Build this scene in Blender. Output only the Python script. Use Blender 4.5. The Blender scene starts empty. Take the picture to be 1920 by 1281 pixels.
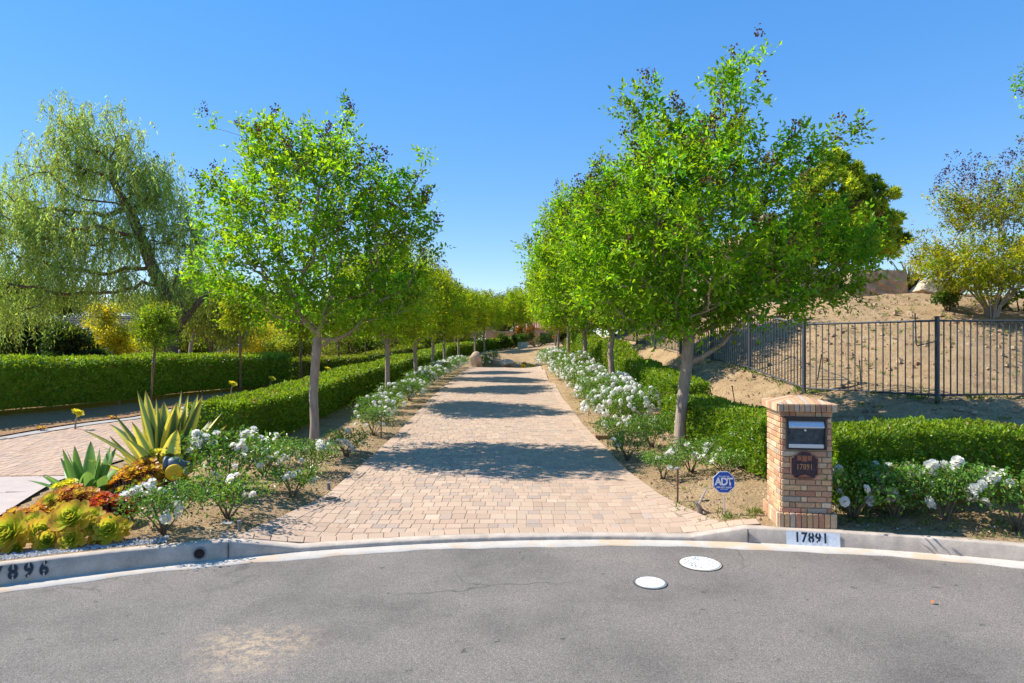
import bpy, math, random
import numpy as np
from mathutils import Vector, Matrix
SC = bpy.context.scene
COL = SC.collection
rad = math.radians

# ------------------------------------------------------------------ camera, sky, sun, exposure
CAM_H = 2.1
cam_d = bpy.data.cameras.new("camera")
cam_d.sensor_width = 36.0
cam_d.lens = 22.5
cam_d.clip_start = 0.05
cam_d.clip_end = 2000.0
cam = bpy.data.objects.new("camera", cam_d)
COL.objects.link(cam)
cam.location = (0, 0, CAM_H)
cam.rotation_euler = (rad(90), 0, 0)
SC.camera = cam

SUN_EL = rad(47.5)
SUN_AZ = math.atan2(-0.972, 0.22)          # measured clockwise from +Y
world = bpy.data.worlds.new("World")
SC.world = world
world.use_nodes = True
wt = world.node_tree
bg = wt.nodes["Background"]
sky = wt.nodes.new("ShaderNodeTexSky")
sky.sky_type = 'NISHITA'
sky.sun_disc = False
sky.sun_elevation = SUN_EL
sky.sun_rotation = SUN_AZ
sky.altitude = 1200
sky.air_density = 1.0
sky.dust_density = 0.0
sky.ozone_density = 3.5
hs = wt.nodes.new("ShaderNodeHueSaturation")
hs.inputs["Saturation"].default_value = 2.15
hs.inputs["Hue"].default_value = 0.512
hs.inputs["Value"].default_value = 1.84
gm = wt.nodes.new("ShaderNodeGamma")          # softer falloff from horizon to zenith
gm.inputs[1].default_value = 0.42
wt.links.new(sky.outputs[0], gm.inputs[0])
wt.links.new(gm.outputs[0], hs.inputs["Color"])
wt.links.new(hs.outputs[0], bg.inputs["Color"])
bg.inputs["Strength"].default_value = 0.15

sun_d = bpy.data.lights.new("sun", 'SUN')
sun_d.energy = 4.0
sun_d.angle = rad(0.5)
sun_d.color = (1.0, 0.97, 0.90)
sun = bpy.data.objects.new("sun", sun_d)
COL.objects.link(sun)
to_sun = Vector((math.sin(SUN_AZ)*math.cos(SUN_EL), math.cos(SUN_AZ)*math.cos(SUN_EL), math.sin(SUN_EL)))
sun.rotation_euler = to_sun.to_track_quat('Z', 'Y').to_euler()
sun.location = (-20, 10, 25)

SC.view_settings.view_transform = 'Standard'
SC.view_settings.look = 'None'
SC.view_settings.exposure = 0.98
SC.view_settings.gamma = 1.0
SC.render.engine = 'CYCLES'
SC.cycles.max_bounces = 8
SC.cycles.transparent_max_bounces = 8
SC.cycles.use_denoising = True

# ------------------------------------------------------------------ helpers
def set_tag(o, label=None, cat=None, group=None, kind=None):
    if label: o["label"] = label
    if cat: o["category"] = cat
    if group: o["group"] = group
    if kind: o["kind"] = kind
    return o

def thing(name, label, cat, loc=(0, 0, 0), rotz=0.0, group=None, kind=None):
    o = bpy.data.objects.new(name, None)
    o.empty_display_size = 0.2
    COL.objects.link(o)
    o.location = loc
    o.rotation_euler = (0, 0, rotz)
    return set_tag(o, label, cat, group, kind)

def obj_from_mesh(name, me, parent=None, loc=(0, 0, 0), rot=(0, 0, 0), scale=(1, 1, 1)):
    o = bpy.data.objects.new(name, me)
    COL.objects.link(o)
    o.parent = parent
    o.location = loc
    o.rotation_euler = rot
    o.scale = scale
    return o

def dup_tree(root, loc, rotz=0.0, scale=1.0, label=None, group=None, tint=None):
    r = root.copy(); COL.objects.link(r)
    r.location = loc; r.rotation_euler = (0, 0, rotz)
    r.scale = (scale, scale, scale) if not isinstance(scale, tuple) else scale
    if label: r["label"] = label
    if group: r["group"] = group
    for ch in list(root.children):
        c = ch.copy(); COL.objects.link(c); c.parent = r
        if tint: c.color = tint
        for g in list(ch.children):
            d = g.copy(); COL.objects.link(d); d.parent = c
            if tint: d.color = tint
    return r

def quad_mesh(name, V, C=None, mat=None, F=None, smooth=False):
    """fast mesh of quads; V (n,3); F (m,4) or None for consecutive quads; C (n,3) colours per vertex"""
    V = np.asarray(V, dtype=np.float32)
    if F is None:
        F = np.arange(len(V), dtype=np.int32).reshape(-1, 4)
    F = np.asarray(F, dtype=np.int32)
    me = bpy.data.meshes.new(name)
    me.vertices.add(len(V)); me.vertices.foreach_set("co", V.ravel())
    me.loops.add(F.size); me.loops.foreach_set("vertex_index", F.ravel())
    me.polygons.add(len(F))
    me.polygons.foreach_set("loop_start", np.arange(0, F.size, 4, dtype=np.int32))
    me.polygons.foreach_set("loop_total", np.full(len(F), 4, dtype=np.int32))
    me.polygons.foreach_set("use_smooth", np.full(len(F), bool(smooth)))
    if C is not None:
        C = np.asarray(C, dtype=np.float32)
        C4 = np.ones((len(V), 4), dtype=np.float32); C4[:, :3] = C
        a = me.color_attributes.new("Col", 'FLOAT_COLOR', 'POINT')
        a.data.foreach_set("color", C4.ravel())
    me.update(calc_edges=True)
    if mat: me.materials.append(mat)
    return me

class MB:
    """collects boxes, tubes, lathes and sheets; build() links them as ONE mesh object"""
    def __init__(s):
        s.v = []; s.f = []; s.c = []; s.n = 0
    def add(s, verts, faces, col=(1, 1, 1)):
        verts = np.asarray(verts, dtype=float).reshape(-1, 3)
        s.v.append(verts)
        s.f += [tuple(int(i) + s.n for i in f) for f in faces]
        col = np.asarray(col, dtype=float)
        s.c.append(np.tile(col, (len(verts), 1)) if col.ndim == 1 else col)
        s.n += len(verts)
        return s
    def box(s, c, size, rotz=0.0, col=(1, 1, 1), M=None):
        hx, hy, hz = size[0]/2, size[1]/2, size[2]/2
        v = np.array([(-hx,-hy,-hz),(hx,-hy,-hz),(hx,hy,-hz),(-hx,hy,-hz),(-hx,-hy,hz),(hx,-hy,hz),(hx,hy,hz),(-hx,hy,hz)])
        if M is not None: v = v @ np.array(M).T
        ca, sa = math.cos(rotz), math.sin(rotz)
        v = np.stack([v[:,0]*ca - v[:,1]*sa, v[:,0]*sa + v[:,1]*ca, v[:,2]], 1) + np.array(c)
        return s.add(v, [(0,3,2,1),(4,5,6,7),(0,1,5,4),(1,2,6,5),(2,3,7,6),(3,0,4,7)], col)
    def bbox(s, c, size, b=0.01, rotz=0.0, col=(1, 1, 1)):
        """box with chamfered edges: the 24 vertices of a cube cut at its corners"""
        hx, hy, hz = size[0]/2, size[1]/2, size[2]/2
        prof = []
        ring = [(-hx+b,-hy),(hx-b,-hy),(hx,-hy+b),(hx,hy-b),(hx-b,hy),(-hx+b,hy),(-hx,hy-b),(-hx,-hy+b)]
        inn = [(-hx+b,-hy+b),(hx-b,-hy+b),(hx-b,-hy+b),(hx-b,hy-b),(hx-b,hy-b),(-hx+b,hy-b),(-hx+b,hy-b),(-hx+b,-hy+b)]
        v = [(x,y,-hz) for x,y in inn] + [(x,y,-hz+b) for x,y in ring] + [(x,y,hz-b) for x,y in ring] + [(x,y,hz) for x,y in inn]
        v = np.array(v)
        ca, sa = math.cos(rotz), math.sin(rotz)
        v = np.stack([v[:,0]*ca - v[:,1]*sa, v[:,0]*sa + v[:,1]*ca, v[:,2]], 1) + np.array(c)
        f = []
        for k in range(3):
            for i in range(8):
                j = (i+1) % 8
                f.append((k*8+i, k*8+j, (k+1)*8+j, (k+1)*8+i))
        f.append(tuple(range(7,-1,-1))); f.append(tuple(range(24,32)))
        return s.add(v, f, col)
    def tube(s, pts, radii, n=8, col=(1, 1, 1), cap=True):
        pts = np.asarray(pts, float)
        if np.isscalar(radii): radii = [radii]*len(pts)
        T = np.gradient(pts, axis=0); T /= np.linalg.norm(T, axis=1)[:, None] + 1e-9
        ref = np.array([0, 0, 1.0]) if abs(T[0][2]) < 0.9 else np.array([1.0, 0, 0])
        u = np.cross(T[0], ref); u /= np.linalg.norm(u)
        ang = np.linspace(0, 2*math.pi, n, endpoint=False)
        V = []
        for i, p in enumerate(pts):
            u = u - T[i]*np.dot(u, T[i]); u /= np.linalg.norm(u) + 1e-9
            w = np.cross(T[i], u)
            V.append(p + radii[i]*(np.outer(np.cos(ang), u) + np.outer(np.sin(ang), w)))
        V = np.concatenate(V)
        f = []
        for k in range(len(pts)-1):
            for i in range(n):
                j = (i+1) % n
                f.append((k*n+i, k*n+j, (k+1)*n+j, (k+1)*n+i))
        if cap:
            f.append(tuple(range(n-1, -1, -1))); f.append(tuple(range((len(pts)-1)*n, len(pts)*n)))
        return s.add(V, f, col)
    def lathe(s, prof, c=(0, 0, 0), n=20, axis=(0, 0, 1), col=(1, 1, 1)):
        """profile of (r, h) turned about an axis through c"""
        ax = Vector(axis).normalized()
        q = Vector((0, 0, 1)).rotation_difference(ax)
        V = []
        for r, h in prof:
            for i in range(n):
                a = 2*math.pi*i/n
                V.append(q @ Vector((r*math.cos(a), r*math.sin(a), h)) + Vector(c))
        f = []
        for k in range(len(prof)-1):
            for i in range(n):
                j = (i+1) % n
                f.append((k*n+i, k*n+j, (k+1)*n+j, (k+1)*n+i))
        m = len(prof)-1
        if abs(prof[0][0]-prof[-1][0]) < 1e-9 and prof[0][0] > .004 and len(prof) == 4:
            f += [(m*n+i, m*n+(i+1) % n, (i+1) % n, i) for i in range(n)]
        else:
            f.append(tuple(range(n-1, -1, -1))); f.append(tuple(range(m*n, (m+1)*n)))
        return s.add([tuple(v) for v in V], f, col)
    def prism(s, poly, d, M=None, col=(1, 1, 1)):
        """polygon in local x,z extruded by d towards -y; M maps local to world"""
        n = len(poly)
        v = [(x, 0, z) for x, z in poly] + [(x, -d, z) for x, z in poly]
        if M is not None: v = [tuple(M @ Vector(p)) for p in v]
        f = [tuple(range(n-1, -1, -1)), tuple(range(n, 2*n))]
        for i in range(n):
            j = (i+1) % n
            f.append((i, j, n+j, n+i))
        return s.add(v, f, col)
    def mesh(s, name, mat=None, smooth=False, off=None):
        V = np.concatenate(s.v); C = np.concatenate(s.c)
        if off is not None: V = V - np.array(off)
        me = bpy.data.meshes.new(name)
        me.from_pydata(V.tolist(), [], s.f)
        C4 = np.ones((len(V), 4), dtype=np.float32); C4[:, :3] = C
        a = me.color_attributes.new("Col", 'FLOAT_COLOR', 'POINT')
        a.data.foreach_set("color", C4.ravel())
        if smooth:
            me.polygons.foreach_set("use_smooth", np.ones(len(me.polygons), dtype=bool))
        me.update()
        if mat: me.materials.append(mat)
        return me
    def build(s, name, mat=None, parent=None, smooth=False, world=False, **kw):
        off = tuple(parent.location) if (world and parent) else None
        return obj_from_mesh(name, s.mesh(name, mat, smooth, off), parent, **kw)

def unit(v):
    v = np.asarray(v, float)
    return v/(np.linalg.norm(v, axis=-1, keepdims=True) + 1e-9)

def leaves(P, D, N, L, W, C, fold=0.22, droop=0.12):
    """diamond leaf of four points at each P"""
    n = len(P)
    L = np.broadcast_to(np.asarray(L, float), (n,))[:, None]; W = np.broadcast_to(np.asarray(W, float), (n,))[:, None]
    D = unit(D); S_ = unit(np.cross(D, N)); N = np.cross(S_, D)
    mid = P + D*L*0.48 + N*W*fold
    V = np.stack([P, mid + S_*W/2, P + D*L - N*L*droop, mid - S_*W/2], 1).reshape(-1, 3)
    return V, np.repeat(np.broadcast_to(C, (n, 3)), 4, axis=0)

def vary(rng, n, base, dv=0.25, dh=0.12):
    """n colours around base: brightness and yellow-green shift"""
    base = np.asarray(base)
    k = np.clip(1 + rng.normal(0, dv, (n, 1)), 0.45, 1.9)
    sh = rng.normal(0, dh, (n, 1))
    c = base*k
    c = c*np.concatenate([1+sh*1.5, 1+sh*0.3, 1-sh], 1)
    return np.clip(c, 0.002, 0.95)

# smooth value noise on numpy arrays
_nr = np.random.default_rng(5).random((64, 64))
def vnoise(x, y, s=1.0):
    x = np.asarray(x)*s + 100.3; y = np.asarray(y)*s + 57.7
    xi = np.floor(x).astype(int); yi = np.floor(y).astype(int)
    fx = x-xi; fy = y-yi
    fx = fx*fx*(3-2*fx); fy = fy*fy*(3-2*fy)
    g = lambda a, b: _nr[a % 64, b % 64]
    return (g(xi,yi)*(1-fx)+g(xi+1,yi)*fx)*(1-fy) + (g(xi,yi+1)*(1-fx)+g(xi+1,yi+1)*fx)*fy - 0.5

# ------------------------------------------------------------------ materials
class NT:
    def __init__(s, name):
        s.m = bpy.data.materials.new(name); s.m.use_nodes = True
        s.t = s.m.node_tree
        s.b = s.t.nodes["Principled BSDF"]; s.o = s.t.nodes["Material Output"]
    def n(s, kind, **kw):
        nd = s.t.nodes.new("ShaderNode"+kind)
        for k, v in kw.items():
            if k in nd.inputs.keys() if isinstance(k, str) else False: nd.inputs[k].default_value = v
            else: setattr(nd, k, v)
        return nd
    def l(s, a, b): s.t.links.new(a, b)
    def coord(s, which="Object"):
        return s.n("TexCoord").outputs[which]
    def noise(s, scale, detail=4, rough=0.6, co=None):
        nd = s.n("TexNoise"); nd.inputs["Scale"].default_value = scale
        nd.inputs["Detail"].default_value = detail; nd.inputs["Roughness"].default_value = rough
        s.l(co if co is not None else s.coord(), nd.inputs["Vector"]); return nd
    def ramp(s, fac, stops):
        r = s.n("ValToRGB"); e = r.color_ramp.elements
        while len(e) < len(stops): e.new(0.5)
        for el, (p, c) in zip(e, stops):
            el.position = p; el.color = (*c, 1) if len(c) == 3 else c
        s.l(fac, r.inputs[0]); return r.outputs[0]
    def mix(s, fac, a, b, mode='MIX'):
        m = s.n("Mix"); m.data_type = 'RGBA'; m.blend_type = mode
        for sock, val in ((m.inputs[0], fac), (m.inputs[6], a), (m.inputs[7], b)):
            if isinstance(val, (int, float)): sock.default_value = val
            elif isinstance(val, tuple): sock.default_value = (*val[:3], 1)
            else: s.l(val, sock)
        return m.outputs[2]
    def bump(s, h, strength=0.4, dist=0.01):
        b = s.n("Bump"); b.inputs["Strength"].default_value = strength; b.inputs["Distance"].default_value = dist
        s.l(h, b.inputs["Height"]); s.l(b.outputs[0], s.b.inputs["Normal"]); return b
    def fin(s, color=None, rough=0.7, spec=0.3, metal=0.0):
        if color is not None:
            if isinstance(color, tuple): s.b.inputs["Base Color"].default_value = (*color[:3], 1)
            else: s.l(color, s.b.inputs["Base Color"])
        s.b.inputs["Roughness"].default_value = rough
        s.b.inputs["Specular IOR Level"].default_value = spec
        s.b.inputs["Metallic"].default_value = metal
        return s.m

def m_plain(name, c, rough=0.6, spec=0.3, metal=0.0, var=0.18, scale=14, bump=0.15, bd=0.004):
    t = NT(name)
    nz = t.noise(scale)
    lo = tuple(x*(1-var) for x in c); hi = tuple(min(1, x*(1+var)) for x in c)
    col = t.ramp(nz.outputs[0], [(0.3, lo), (0.7, hi)])
    if bump: t.bump(nz.outputs[0], bump, bd)
    return t.fin(col, rough, spec, metal)

def m_vcol(name, rough=0.7, spec=0.25, var=0.2, scale=30, bump=0.3, bd=0.006, transl=0.0, obj_tint=False, tcol=(1.6, 1.5, 0.7)):
    """colour from the mesh's own Col attribute, a little noise on top; transl adds light through thin leaves"""
    t = NT(name)
    a = t.n("Attribute"); a.attribute_name = "Col"
    col = a.outputs["Color"]
    if obj_tint:
        oi = t.n("ObjectInfo")
        col = t.mix(1.0, col, oi.outputs["Color"], 'MULTIPLY')
    if var:
        nz = t.noise(scale)
        col = t.mix(1.0, col, t.ramp(nz.outputs[0], [(0.3, (1-var,)*3), (0.7, (1,)*3)]), 'MULTIPLY')
        if bump: t.bump(nz.outputs[0], bump, bd)
    m = t.fin(col, rough, spec)
    if transl:
        tr = t.n("BsdfTranslucent")
        t.l(t.mix(1.0, col, tuple(tcol), 'MULTIPLY'), tr.inputs["Color"])
        ms = t.n("MixShader"); ms.inputs[0].default_value = transl
        t.l(t.b.outputs[0], ms.inputs[1]); t.l(tr.outputs[0], ms.inputs[2]); t.l(ms.outputs[0], t.o.inputs["Surface"])
    return m

M = {}
# asphalt: speckled aggregate, broad worn patches, a few thin cracks, a sandy stain
t = NT("asphalt"); co = t.coord()
n1 = t.noise(150, 4, 0.8, co); n2 = t.noise(0.9, 5, 0.6, co); n3 = t.noise(70, 2, 0.5, co)
base = t.ramp(n1.outputs[0], [(0.34, (0.080, 0.068, 0.057)), (0.5, (0.190, 0.164, 0.140)), (0.69, (0.44, 0.385, 0.33))])
base = t.mix(1.0, base, t.ramp(n2.outputs[0], [(0.32, (0.70, 0.69, 0.69)), (0.5, (0.95, 0.94, 0.93)), (0.68, (1.12, 1.09, 1.06))]), 'MULTIPLY')
base = t.mix(1.0, base, t.ramp(n3.outputs[0], [(0.3, (0.86,)*3), (0.7, (1.08,)*3)]), 'MULTIPLY')
wv = t.noise(1.6, 3, 0.6, co)
dv = t.n("VectorMath"); dv.operation = 'SCALE'; t.l(wv.outputs["Color"], dv.inputs[0]); dv.inputs["Scale"].default_value = 0.7
av = t.n("VectorMath"); av.operation = 'ADD'; t.l(co, av.inputs[0]); t.l(dv.outputs[0], av.inputs[1])
vo = t.n("TexVoronoi"); vo.feature = 'DISTANCE_TO_EDGE'; vo.inputs["Scale"].default_value = 0.30; t.l(av.outputs[0], vo.inputs["Vector"])
gate = t.noise(0.35, 2, 0.5, co)
cr = t.ramp(vo.outputs["Distance"], [(0.0, (1, 1, 1)), (0.005, (0, 0, 0))])
cr = t.mix(1.0, cr, t.ramp(gate.outputs[0], [(0.45, (0, 0, 0)), (0.55, (0.65,)*3)]), 'MULTIPLY')
base = t.mix(cr, base, (0.035, 0.033, 0.032))
spot = t.noise(7, 3, 0.6, co)
base = t.mix(t.ramp(spot.outputs[0], [(0.665, (0, 0, 0)), (0.71, (0.6,)*3)]), base, (0.05, 0.048, 0.046))
# sandy stain: an irregular patch near the left front
sx = t.n("VectorMath"); sx.operation = 'DISTANCE'; t.l(av.outputs[0], sx.inputs[0]); sx.inputs[1].default_value = (-1.42, 4.72, 0.33)
st = t.ramp(sx.outputs["Value"], [(0.10, (1, 1, 1)), (0.52, (0, 0, 0))])
st = t.mix(1.0, st, t.ramp(t.noise(14, 7, 0.8, co).outputs[0], [(0.45, (0, 0, 0)), (0.60, (0.9,)*3)]), 'MULTIPLY')
base = t.mix(st, base, (0.50, 0.36, 0.22))
t.bump(n1.outputs[0], 0.55, 0.006)
M["asphalt"] = t.fin(base, 0.85, 0.25)

def m_concrete(name, c, sand=0.0, stain=0.35):
    t = NT(name); co = t.coord()
    a = t.noise(5, 6, 0.65, co); b = t.noise(120, 2, 0.6, co); d = t.noise(2.2, 4, 0.7, co)
    col = t.ramp(a.outputs[0], [(0.28, tuple(x*(1-stain) for x in c)), (0.6, c), (0.8, tuple(min(1, x*1.12) for x in c))])
    col = t.mix(1.0, col, t.ramp(b.outputs[0], [(0.3, (0.82,)*3), (0.65, (1.04,)*3)]), 'MULTIPLY')
    if sand:
        col = t.mix(t.ramp(d.outputs[0], [(0.50, (0, 0, 0)), (0.60, (sand,)*3)]), col, (0.56, 0.38, 0.22))
    t.bump(b.outputs[0], 0.35, 0.004)
    return t.fin(col, 0.85, 0.25)
M["kerb"] = m_concrete("kerb concrete", (0.56, 0.455, 0.36), 0.0, 0.35)
M["gutter"] = m_concrete("gutter concrete", (0.56, 0.49, 0.41), 0.75, 0.15)
M["apron"] = m_concrete("apron concrete", (0.50, 0.40, 0.345), 0.0, 0.12)

# soil: sandy tan, darker damp crumbs, weeds in patches
t = NT("dry soil"); co = t.coord()
a = t.noise(2.2, 6, 0.7, co); b = t.noise(28, 4, 0.7, co); c_ = t.noise(0.5, 3, 0.6, co); w = t.noise(6, 5, 0.75, co)
col = t.ramp(a.outputs[0], [(0.28, (0.32, 0.205, 0.108)), (0.48, (0.45, 0.30, 0.16)), (0.72, (0.55, 0.385, 0.22))])
col = t.mix(1.0, col, t.ramp(b.outputs[0], [(0.30, (0.50, 0.48, 0.46)), (0.54, (1.0,)*3)]), 'MULTIPLY')
wm = t.mix(1.0, t.ramp(w.outputs[0], [(0.60, (0, 0, 0)), (0.70, (0.75,)*3)]), t.ramp(c_.outputs[0], [(0.45, (0, 0, 0)), (0.6, (1, 1, 1))]), 'MULTIPLY')
col = t.mix(wm, col, (0.19, 0.22, 0.06))
t.bump(b.outputs[0], 1.0, 0.05)
M["soil"] = t.fin(col, 0.95, 0.1)
M["mulch"] = m_plain("dark bed soil", (0.33, 0.19, 0.095), 0.95, 0.1, var=0.4, scale=25, bump=0.9, bd=0.03)

M["paver"] = m_vcol("paver stone", 0.85, 0.2, 0.16, 55, 0.35, 0.004)
M["joint"] = m_plain("joint sand", (0.30, 0.22, 0.15), 0.95, 0.1, var=0.3, scale=60)
M["brick"] = m_vcol("clay brick", 0.85, 0.2, 0.28, 38, 0.6, 0.006)
M["mortar"] = m_plain("mortar", (0.42, 0.30, 0.20), 0.95, 0.1, var=0.2, scale=40, bump=0.5)
def m_bark(name, c1, c2, sz=(9, 9, 1.6)):
    t = NT(name); co = t.coord()
    mp = t.n("Mapping"); mp.inputs["Scale"].default_value = sz; t.l(co, mp.inputs["Vector"])
    a = t.noise(2.2, 6, 0.7, mp.outputs[0])
    t.bump(a.outputs[0], 0.6, 0.02)
    return t.fin(t.ramp(a.outputs[0], [(0.3, c1), (0.65, c2)]), 0.85, 0.2)
M["bark_crepe"] = m_bark("crepe myrtle bark", (0.24, 0.17, 0.125), (0.44, 0.34, 0.26))
M["bark_dark"] = m_bark("pepper tree bark", (0.06, 0.038, 0.028), (0.20, 0.13, 0.09))
M["bark_pale"] = m_bark("pale bark", (0.22, 0.19, 0.17), (0.45, 0.40, 0.36))
M["bark_young"] = m_bark("sapling bark", (0.12, 0.07, 0.04), (0.27, 0.17, 0.10))
M["leaf"] = m_vcol("tree leaves", 0.45, 0.35, 0, transl=0.54, obj_tint=True, tcol=(1.8, 1.6, 0.7))
M["leaf_hedge"] = m_vcol("hedge leaves", 0.42, 0.35, 0, transl=0.38, obj_tint=True, tcol=(1.8, 1.6, 0.7))
M["leaf_rose"] = m_vcol("rose leaves", 0.38, 0.45, 0, transl=0.33, obj_tint=True)
M["seed"] = m_vcol("dry seed heads", 0.8, 0.1, 0, obj_tint=False)
M["succ"] = m_vcol("succulent leaves", 0.45, 0.4, 0.12, 20, 0.1, 0.004, transl=0.45, tcol=(1.4, 1.3, .8))
M["agave"] = m_vcol("agave leaves", 0.5, 0.35, 0.14, 16, 0.12, 0.004, transl=0.3, tcol=(1.4, 1.3, .8))
M["petal"] = m_vcol("white rose petals", 0.55, 0.3, 0, transl=0.45, tcol=(1.0, 1.0, 1.0))
M["stem"] = m_vcol("rose canes", 0.8, 0.2, 0.25, 40)
M["iron"] = m_plain("painted fence iron", (0.055, 0.062, 0.075), 0.5, 0.4, var=0.3, scale=30)
M["black"] = m_plain("black enamel", (0.022, 0.024, 0.026), 0.4, 0.45, var=0.3, scale=30)
M["slate"] = m_plain("worn black door", (0.045, 0.055, 0.058), 0.55, 0.4, var=0.5, scale=22)
M["alu"] = m_plain("brushed aluminium", (0.62, 0.64, 0.66), 0.42, 0.5, metal=0.75, var=0.1, scale=50, bump=0.05)
M["plaque"] = m_plain("bronze plaque", (0.055, 0.032, 0.042), 0.45, 0.4, metal=0.3, var=0.4, scale=35)
M["copper"] = m_plain("copper relief", (0.30, 0.115, 0.06), 0.5, 0.4, metal=0.35, var=0.25, scale=40)
M["gold"] = m_plain("copper numerals", (0.40, 0.21, 0.10), 0.45, 0.4, metal=0.3, var=0.15, scale=40)
M["sign_blue"] = m_plain("blue sign plastic", (0.012, 0.085, 0.42), 0.4, 0.4, var=0.06, bump=0.02)
M["white"] = m_plain("white paint", (0.78, 0.78, 0.77), 0.55, 0.3, var=0.12, scale=22, bump=0.15)
M["worn_white"] = m_plain("worn white paint", (0.80, 0.80, 0.79), 0.65, 0.3, var=0.10, scale=30, bump=0.2)
M["navy"] = m_plain("stencil paint", (0.035, 0.045, 0.06), 0.7, 0.2, var=0.3, scale=50)
M["hydrant"] = m_plain("grey blue hydrant paint", (0.11, 0.145, 0.18), 0.5, 0.4, var=0.25, scale=20)
M["yellow"] = m_plain("yellow cap paint", (0.72, 0.46, 0.02), 0.45, 0.4, var=0.12, scale=20)
M["concrete_post"] = m_plain("grey stem", (0.22, 0.21, 0.20), 0.7, 0.3)
M["bronze"] = m_plain("brown lamp metal", (0.12, 0.07, 0.045), 0.55, 0.4, var=0.3, scale=30)
M["stone"] = m_plain("boulder stone", (0.46, 0.32, 0.22), 0.9, 0.2, var=0.35, scale=3.5, bump=0.8, bd=0.06)
M["stone_pale"] = m_plain("pale boulder stone", (0.50, 0.40, 0.29), 0.9, 0.2, var=0.3, scale=4, bump=0.8, bd=0.05)
M["stucco"] = m_plain("tan stucco", (0.42, 0.30, 0.22), 0.9, 0.15, var=0.1, scale=6, bump=0.3)
M["stucco_y"] = m_plain("ochre stucco", (0.52, 0.36, 0.17), 0.9, 0.15, var=0.1, scale=6, bump=0.3)
M["tile"] = m_plain("roof tiles", (0.40, 0.22, 0.16), 0.85, 0.2, var=0.35, scale=5, bump=0.4, bd=0.02)
M["shingle"] = m_plain("grey roof shingle", (0.42, 0.39, 0.36), 0.9, 0.2, var=0.35, scale=4, bump=0.3)
M["glass"] = m_plain("dark window glass", (0.025, 0.035, 0.04), 0.12, 0.6, var=0.2, bump=0)
M["terra"] = m_plain("terracotta wall", (0.42, 0.18, 0.08), 0.9, 0.2, var=0.2, scale=5)
M["utility"] = m_plain("pale green utility paint", (0.40, 0.47, 0.40), 0.6, 0.3, var=0.1, scale=6)
M["wood"] = m_bark("stake wood", (0.17, 0.09, 0.05), (0.32, 0.19, 0.11))
M["gravel"] = m_vcol("gravel stones", 0.9, 0.2, 0.2, 60)
M["grass"] = m_vcol("weed blades", 0.6, 0.3, 0, transl=0.3)
M["flag"] = m_vcol("flag cloth", 0.8, 0.1, 0)
# ------------------------------------------------------------------ lie of the land
CX, CY, RK = 0.92, -5.13, 11.9            # centre and radius of the turning circle, to the kerb face
def y_arc(x, r=RK):
    d = np.clip(r*r - (np.asarray(x, float)-CX)**2, 4.0, None)
    return CY + np.sqrt(d)
def kerb_h(x):
    return np.interp(x, [-6.4, -5.6, -2.75, -2.12, 1.88, 2.45, 20], [0.03, 0.175, 0.165, 0.046, 0.046, 0.15, 0.15])
ctrl = []
for x in np.concatenate([np.arange(-9, -3.2, 0.6), np.arange(-3.2, 3.3, 0.2), np.arange(3.6, 10.1, 0.6)]):
    ctrl.append((x, float(y_arc(x, RK+0.16)), float(kerb_h(x))-(.020 if -2.85 < x < 2.5 else -.004)))
for y, z in ((7.6,.038),(8.5,.05),(10,.06),(11.7,.07),(13.5,.10),(15.6,.15),(18.5,.235),(21.5,.32),(26,.40),(30,.44),(35,.46),(39.7,.47),(43,.34),(45,.2)):
    for x in (-2.5, -.4, 1.7):
        if y < 8 and abs(x+.4) > 1.6: x = -.4 + (x+.4)*0.8
        ctrl.append((x, y, z))
ctrl += [(-3.4,7.5,.17),(-3.3,9,.13),(-4.5,8,.2),(-5.3,7.2,.17),(-5.2,9,.17),(-3.6,12,.12),(-5,12,.13),(-4,16,.2),(-4,21.5,.36),(-4,30,.48),(-4,40,.55),(-5.2,20,.3),(-5.2,30,.42),
 (-6.3,9,.11),(-8,11.4,.1),(-10,11,.1),(-8,16,.1),(-8,25,.15),(-7.3,35,.25),(-12,9,.08),
 (-10.4,13,.12),(-9.7,16.5,.12),(-12,15,.33),(-10.8,21,.27),(-9.6,27.5,.25),(-8.7,39,.28),(-15,15,.4),(-20,20,.45),(-14,30,.4),(-12,45,.5),
 (2.3,9,.13),(2.4,12,.11),(2.4,16,.2),(2.4,21.5,.36),(2.4,30,.47),(2.4,40,.5),(3.2,7.8,.18),(3.2,10,.14),(3.2,13.4,.12),(3.6,16,.25),(3.6,21,.4),(3.6,27,.5),
 (4.3,11,.33),(4.4,14,.45),(4.4,18,.7),(4.3,22,.95),(4.2,26,1.1),
 (4,7.5,.2),(6,7.2,.2),(8,6.6,.2),(4.5,8.7,.42),(5.7,9.3,.72),(6.5,8.6,.5),(9,8.4,.5),
 (6.16,13.5,1.02),(7.64,11.5,1.04),(9.5,11.9,1.05),(12,12.4,1.1),(5.92,15.94,1.355),(5.75,18.38,1.51),(5.47,20.8,1.69),(5.18,23.2,1.86),(5,25.6,2.0),
 (9.83,20,3.36),(12.3,20,3.56),(14.8,20,3.5),(18,20,3.5),(8,16.5,2.15),(10.5,15.5,2.25),(13,16,2.4),(7.5,20,2.75),(7,25,3.0),(12,28,3.6),(18,30,3.6),(8,35,3.5),(15,40,3.6),(6.5,30,3.0),
 (4.5,30,1.6),(4.5,36,1.9),(5,45,2.2),
 (0.4,47,.55),(-1.5,50,1.25),(.8,52,1.45),(3,50,1.45),(-3,46,.65),(-3,52,.95),
 (-6,60,1),(6,60,2),(0,75,1.6),(-60,30,.6),(-60,100,1),(0,150,1.5),(80,100,4),(60,30,4),(-40,5,.3),(40,8,1.5),(25,12,1.6),(300,300,3),(-300,300,1),(300,0,2),(-300,0,.5),(-14,5,.1),(16,5,.4)]
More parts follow.
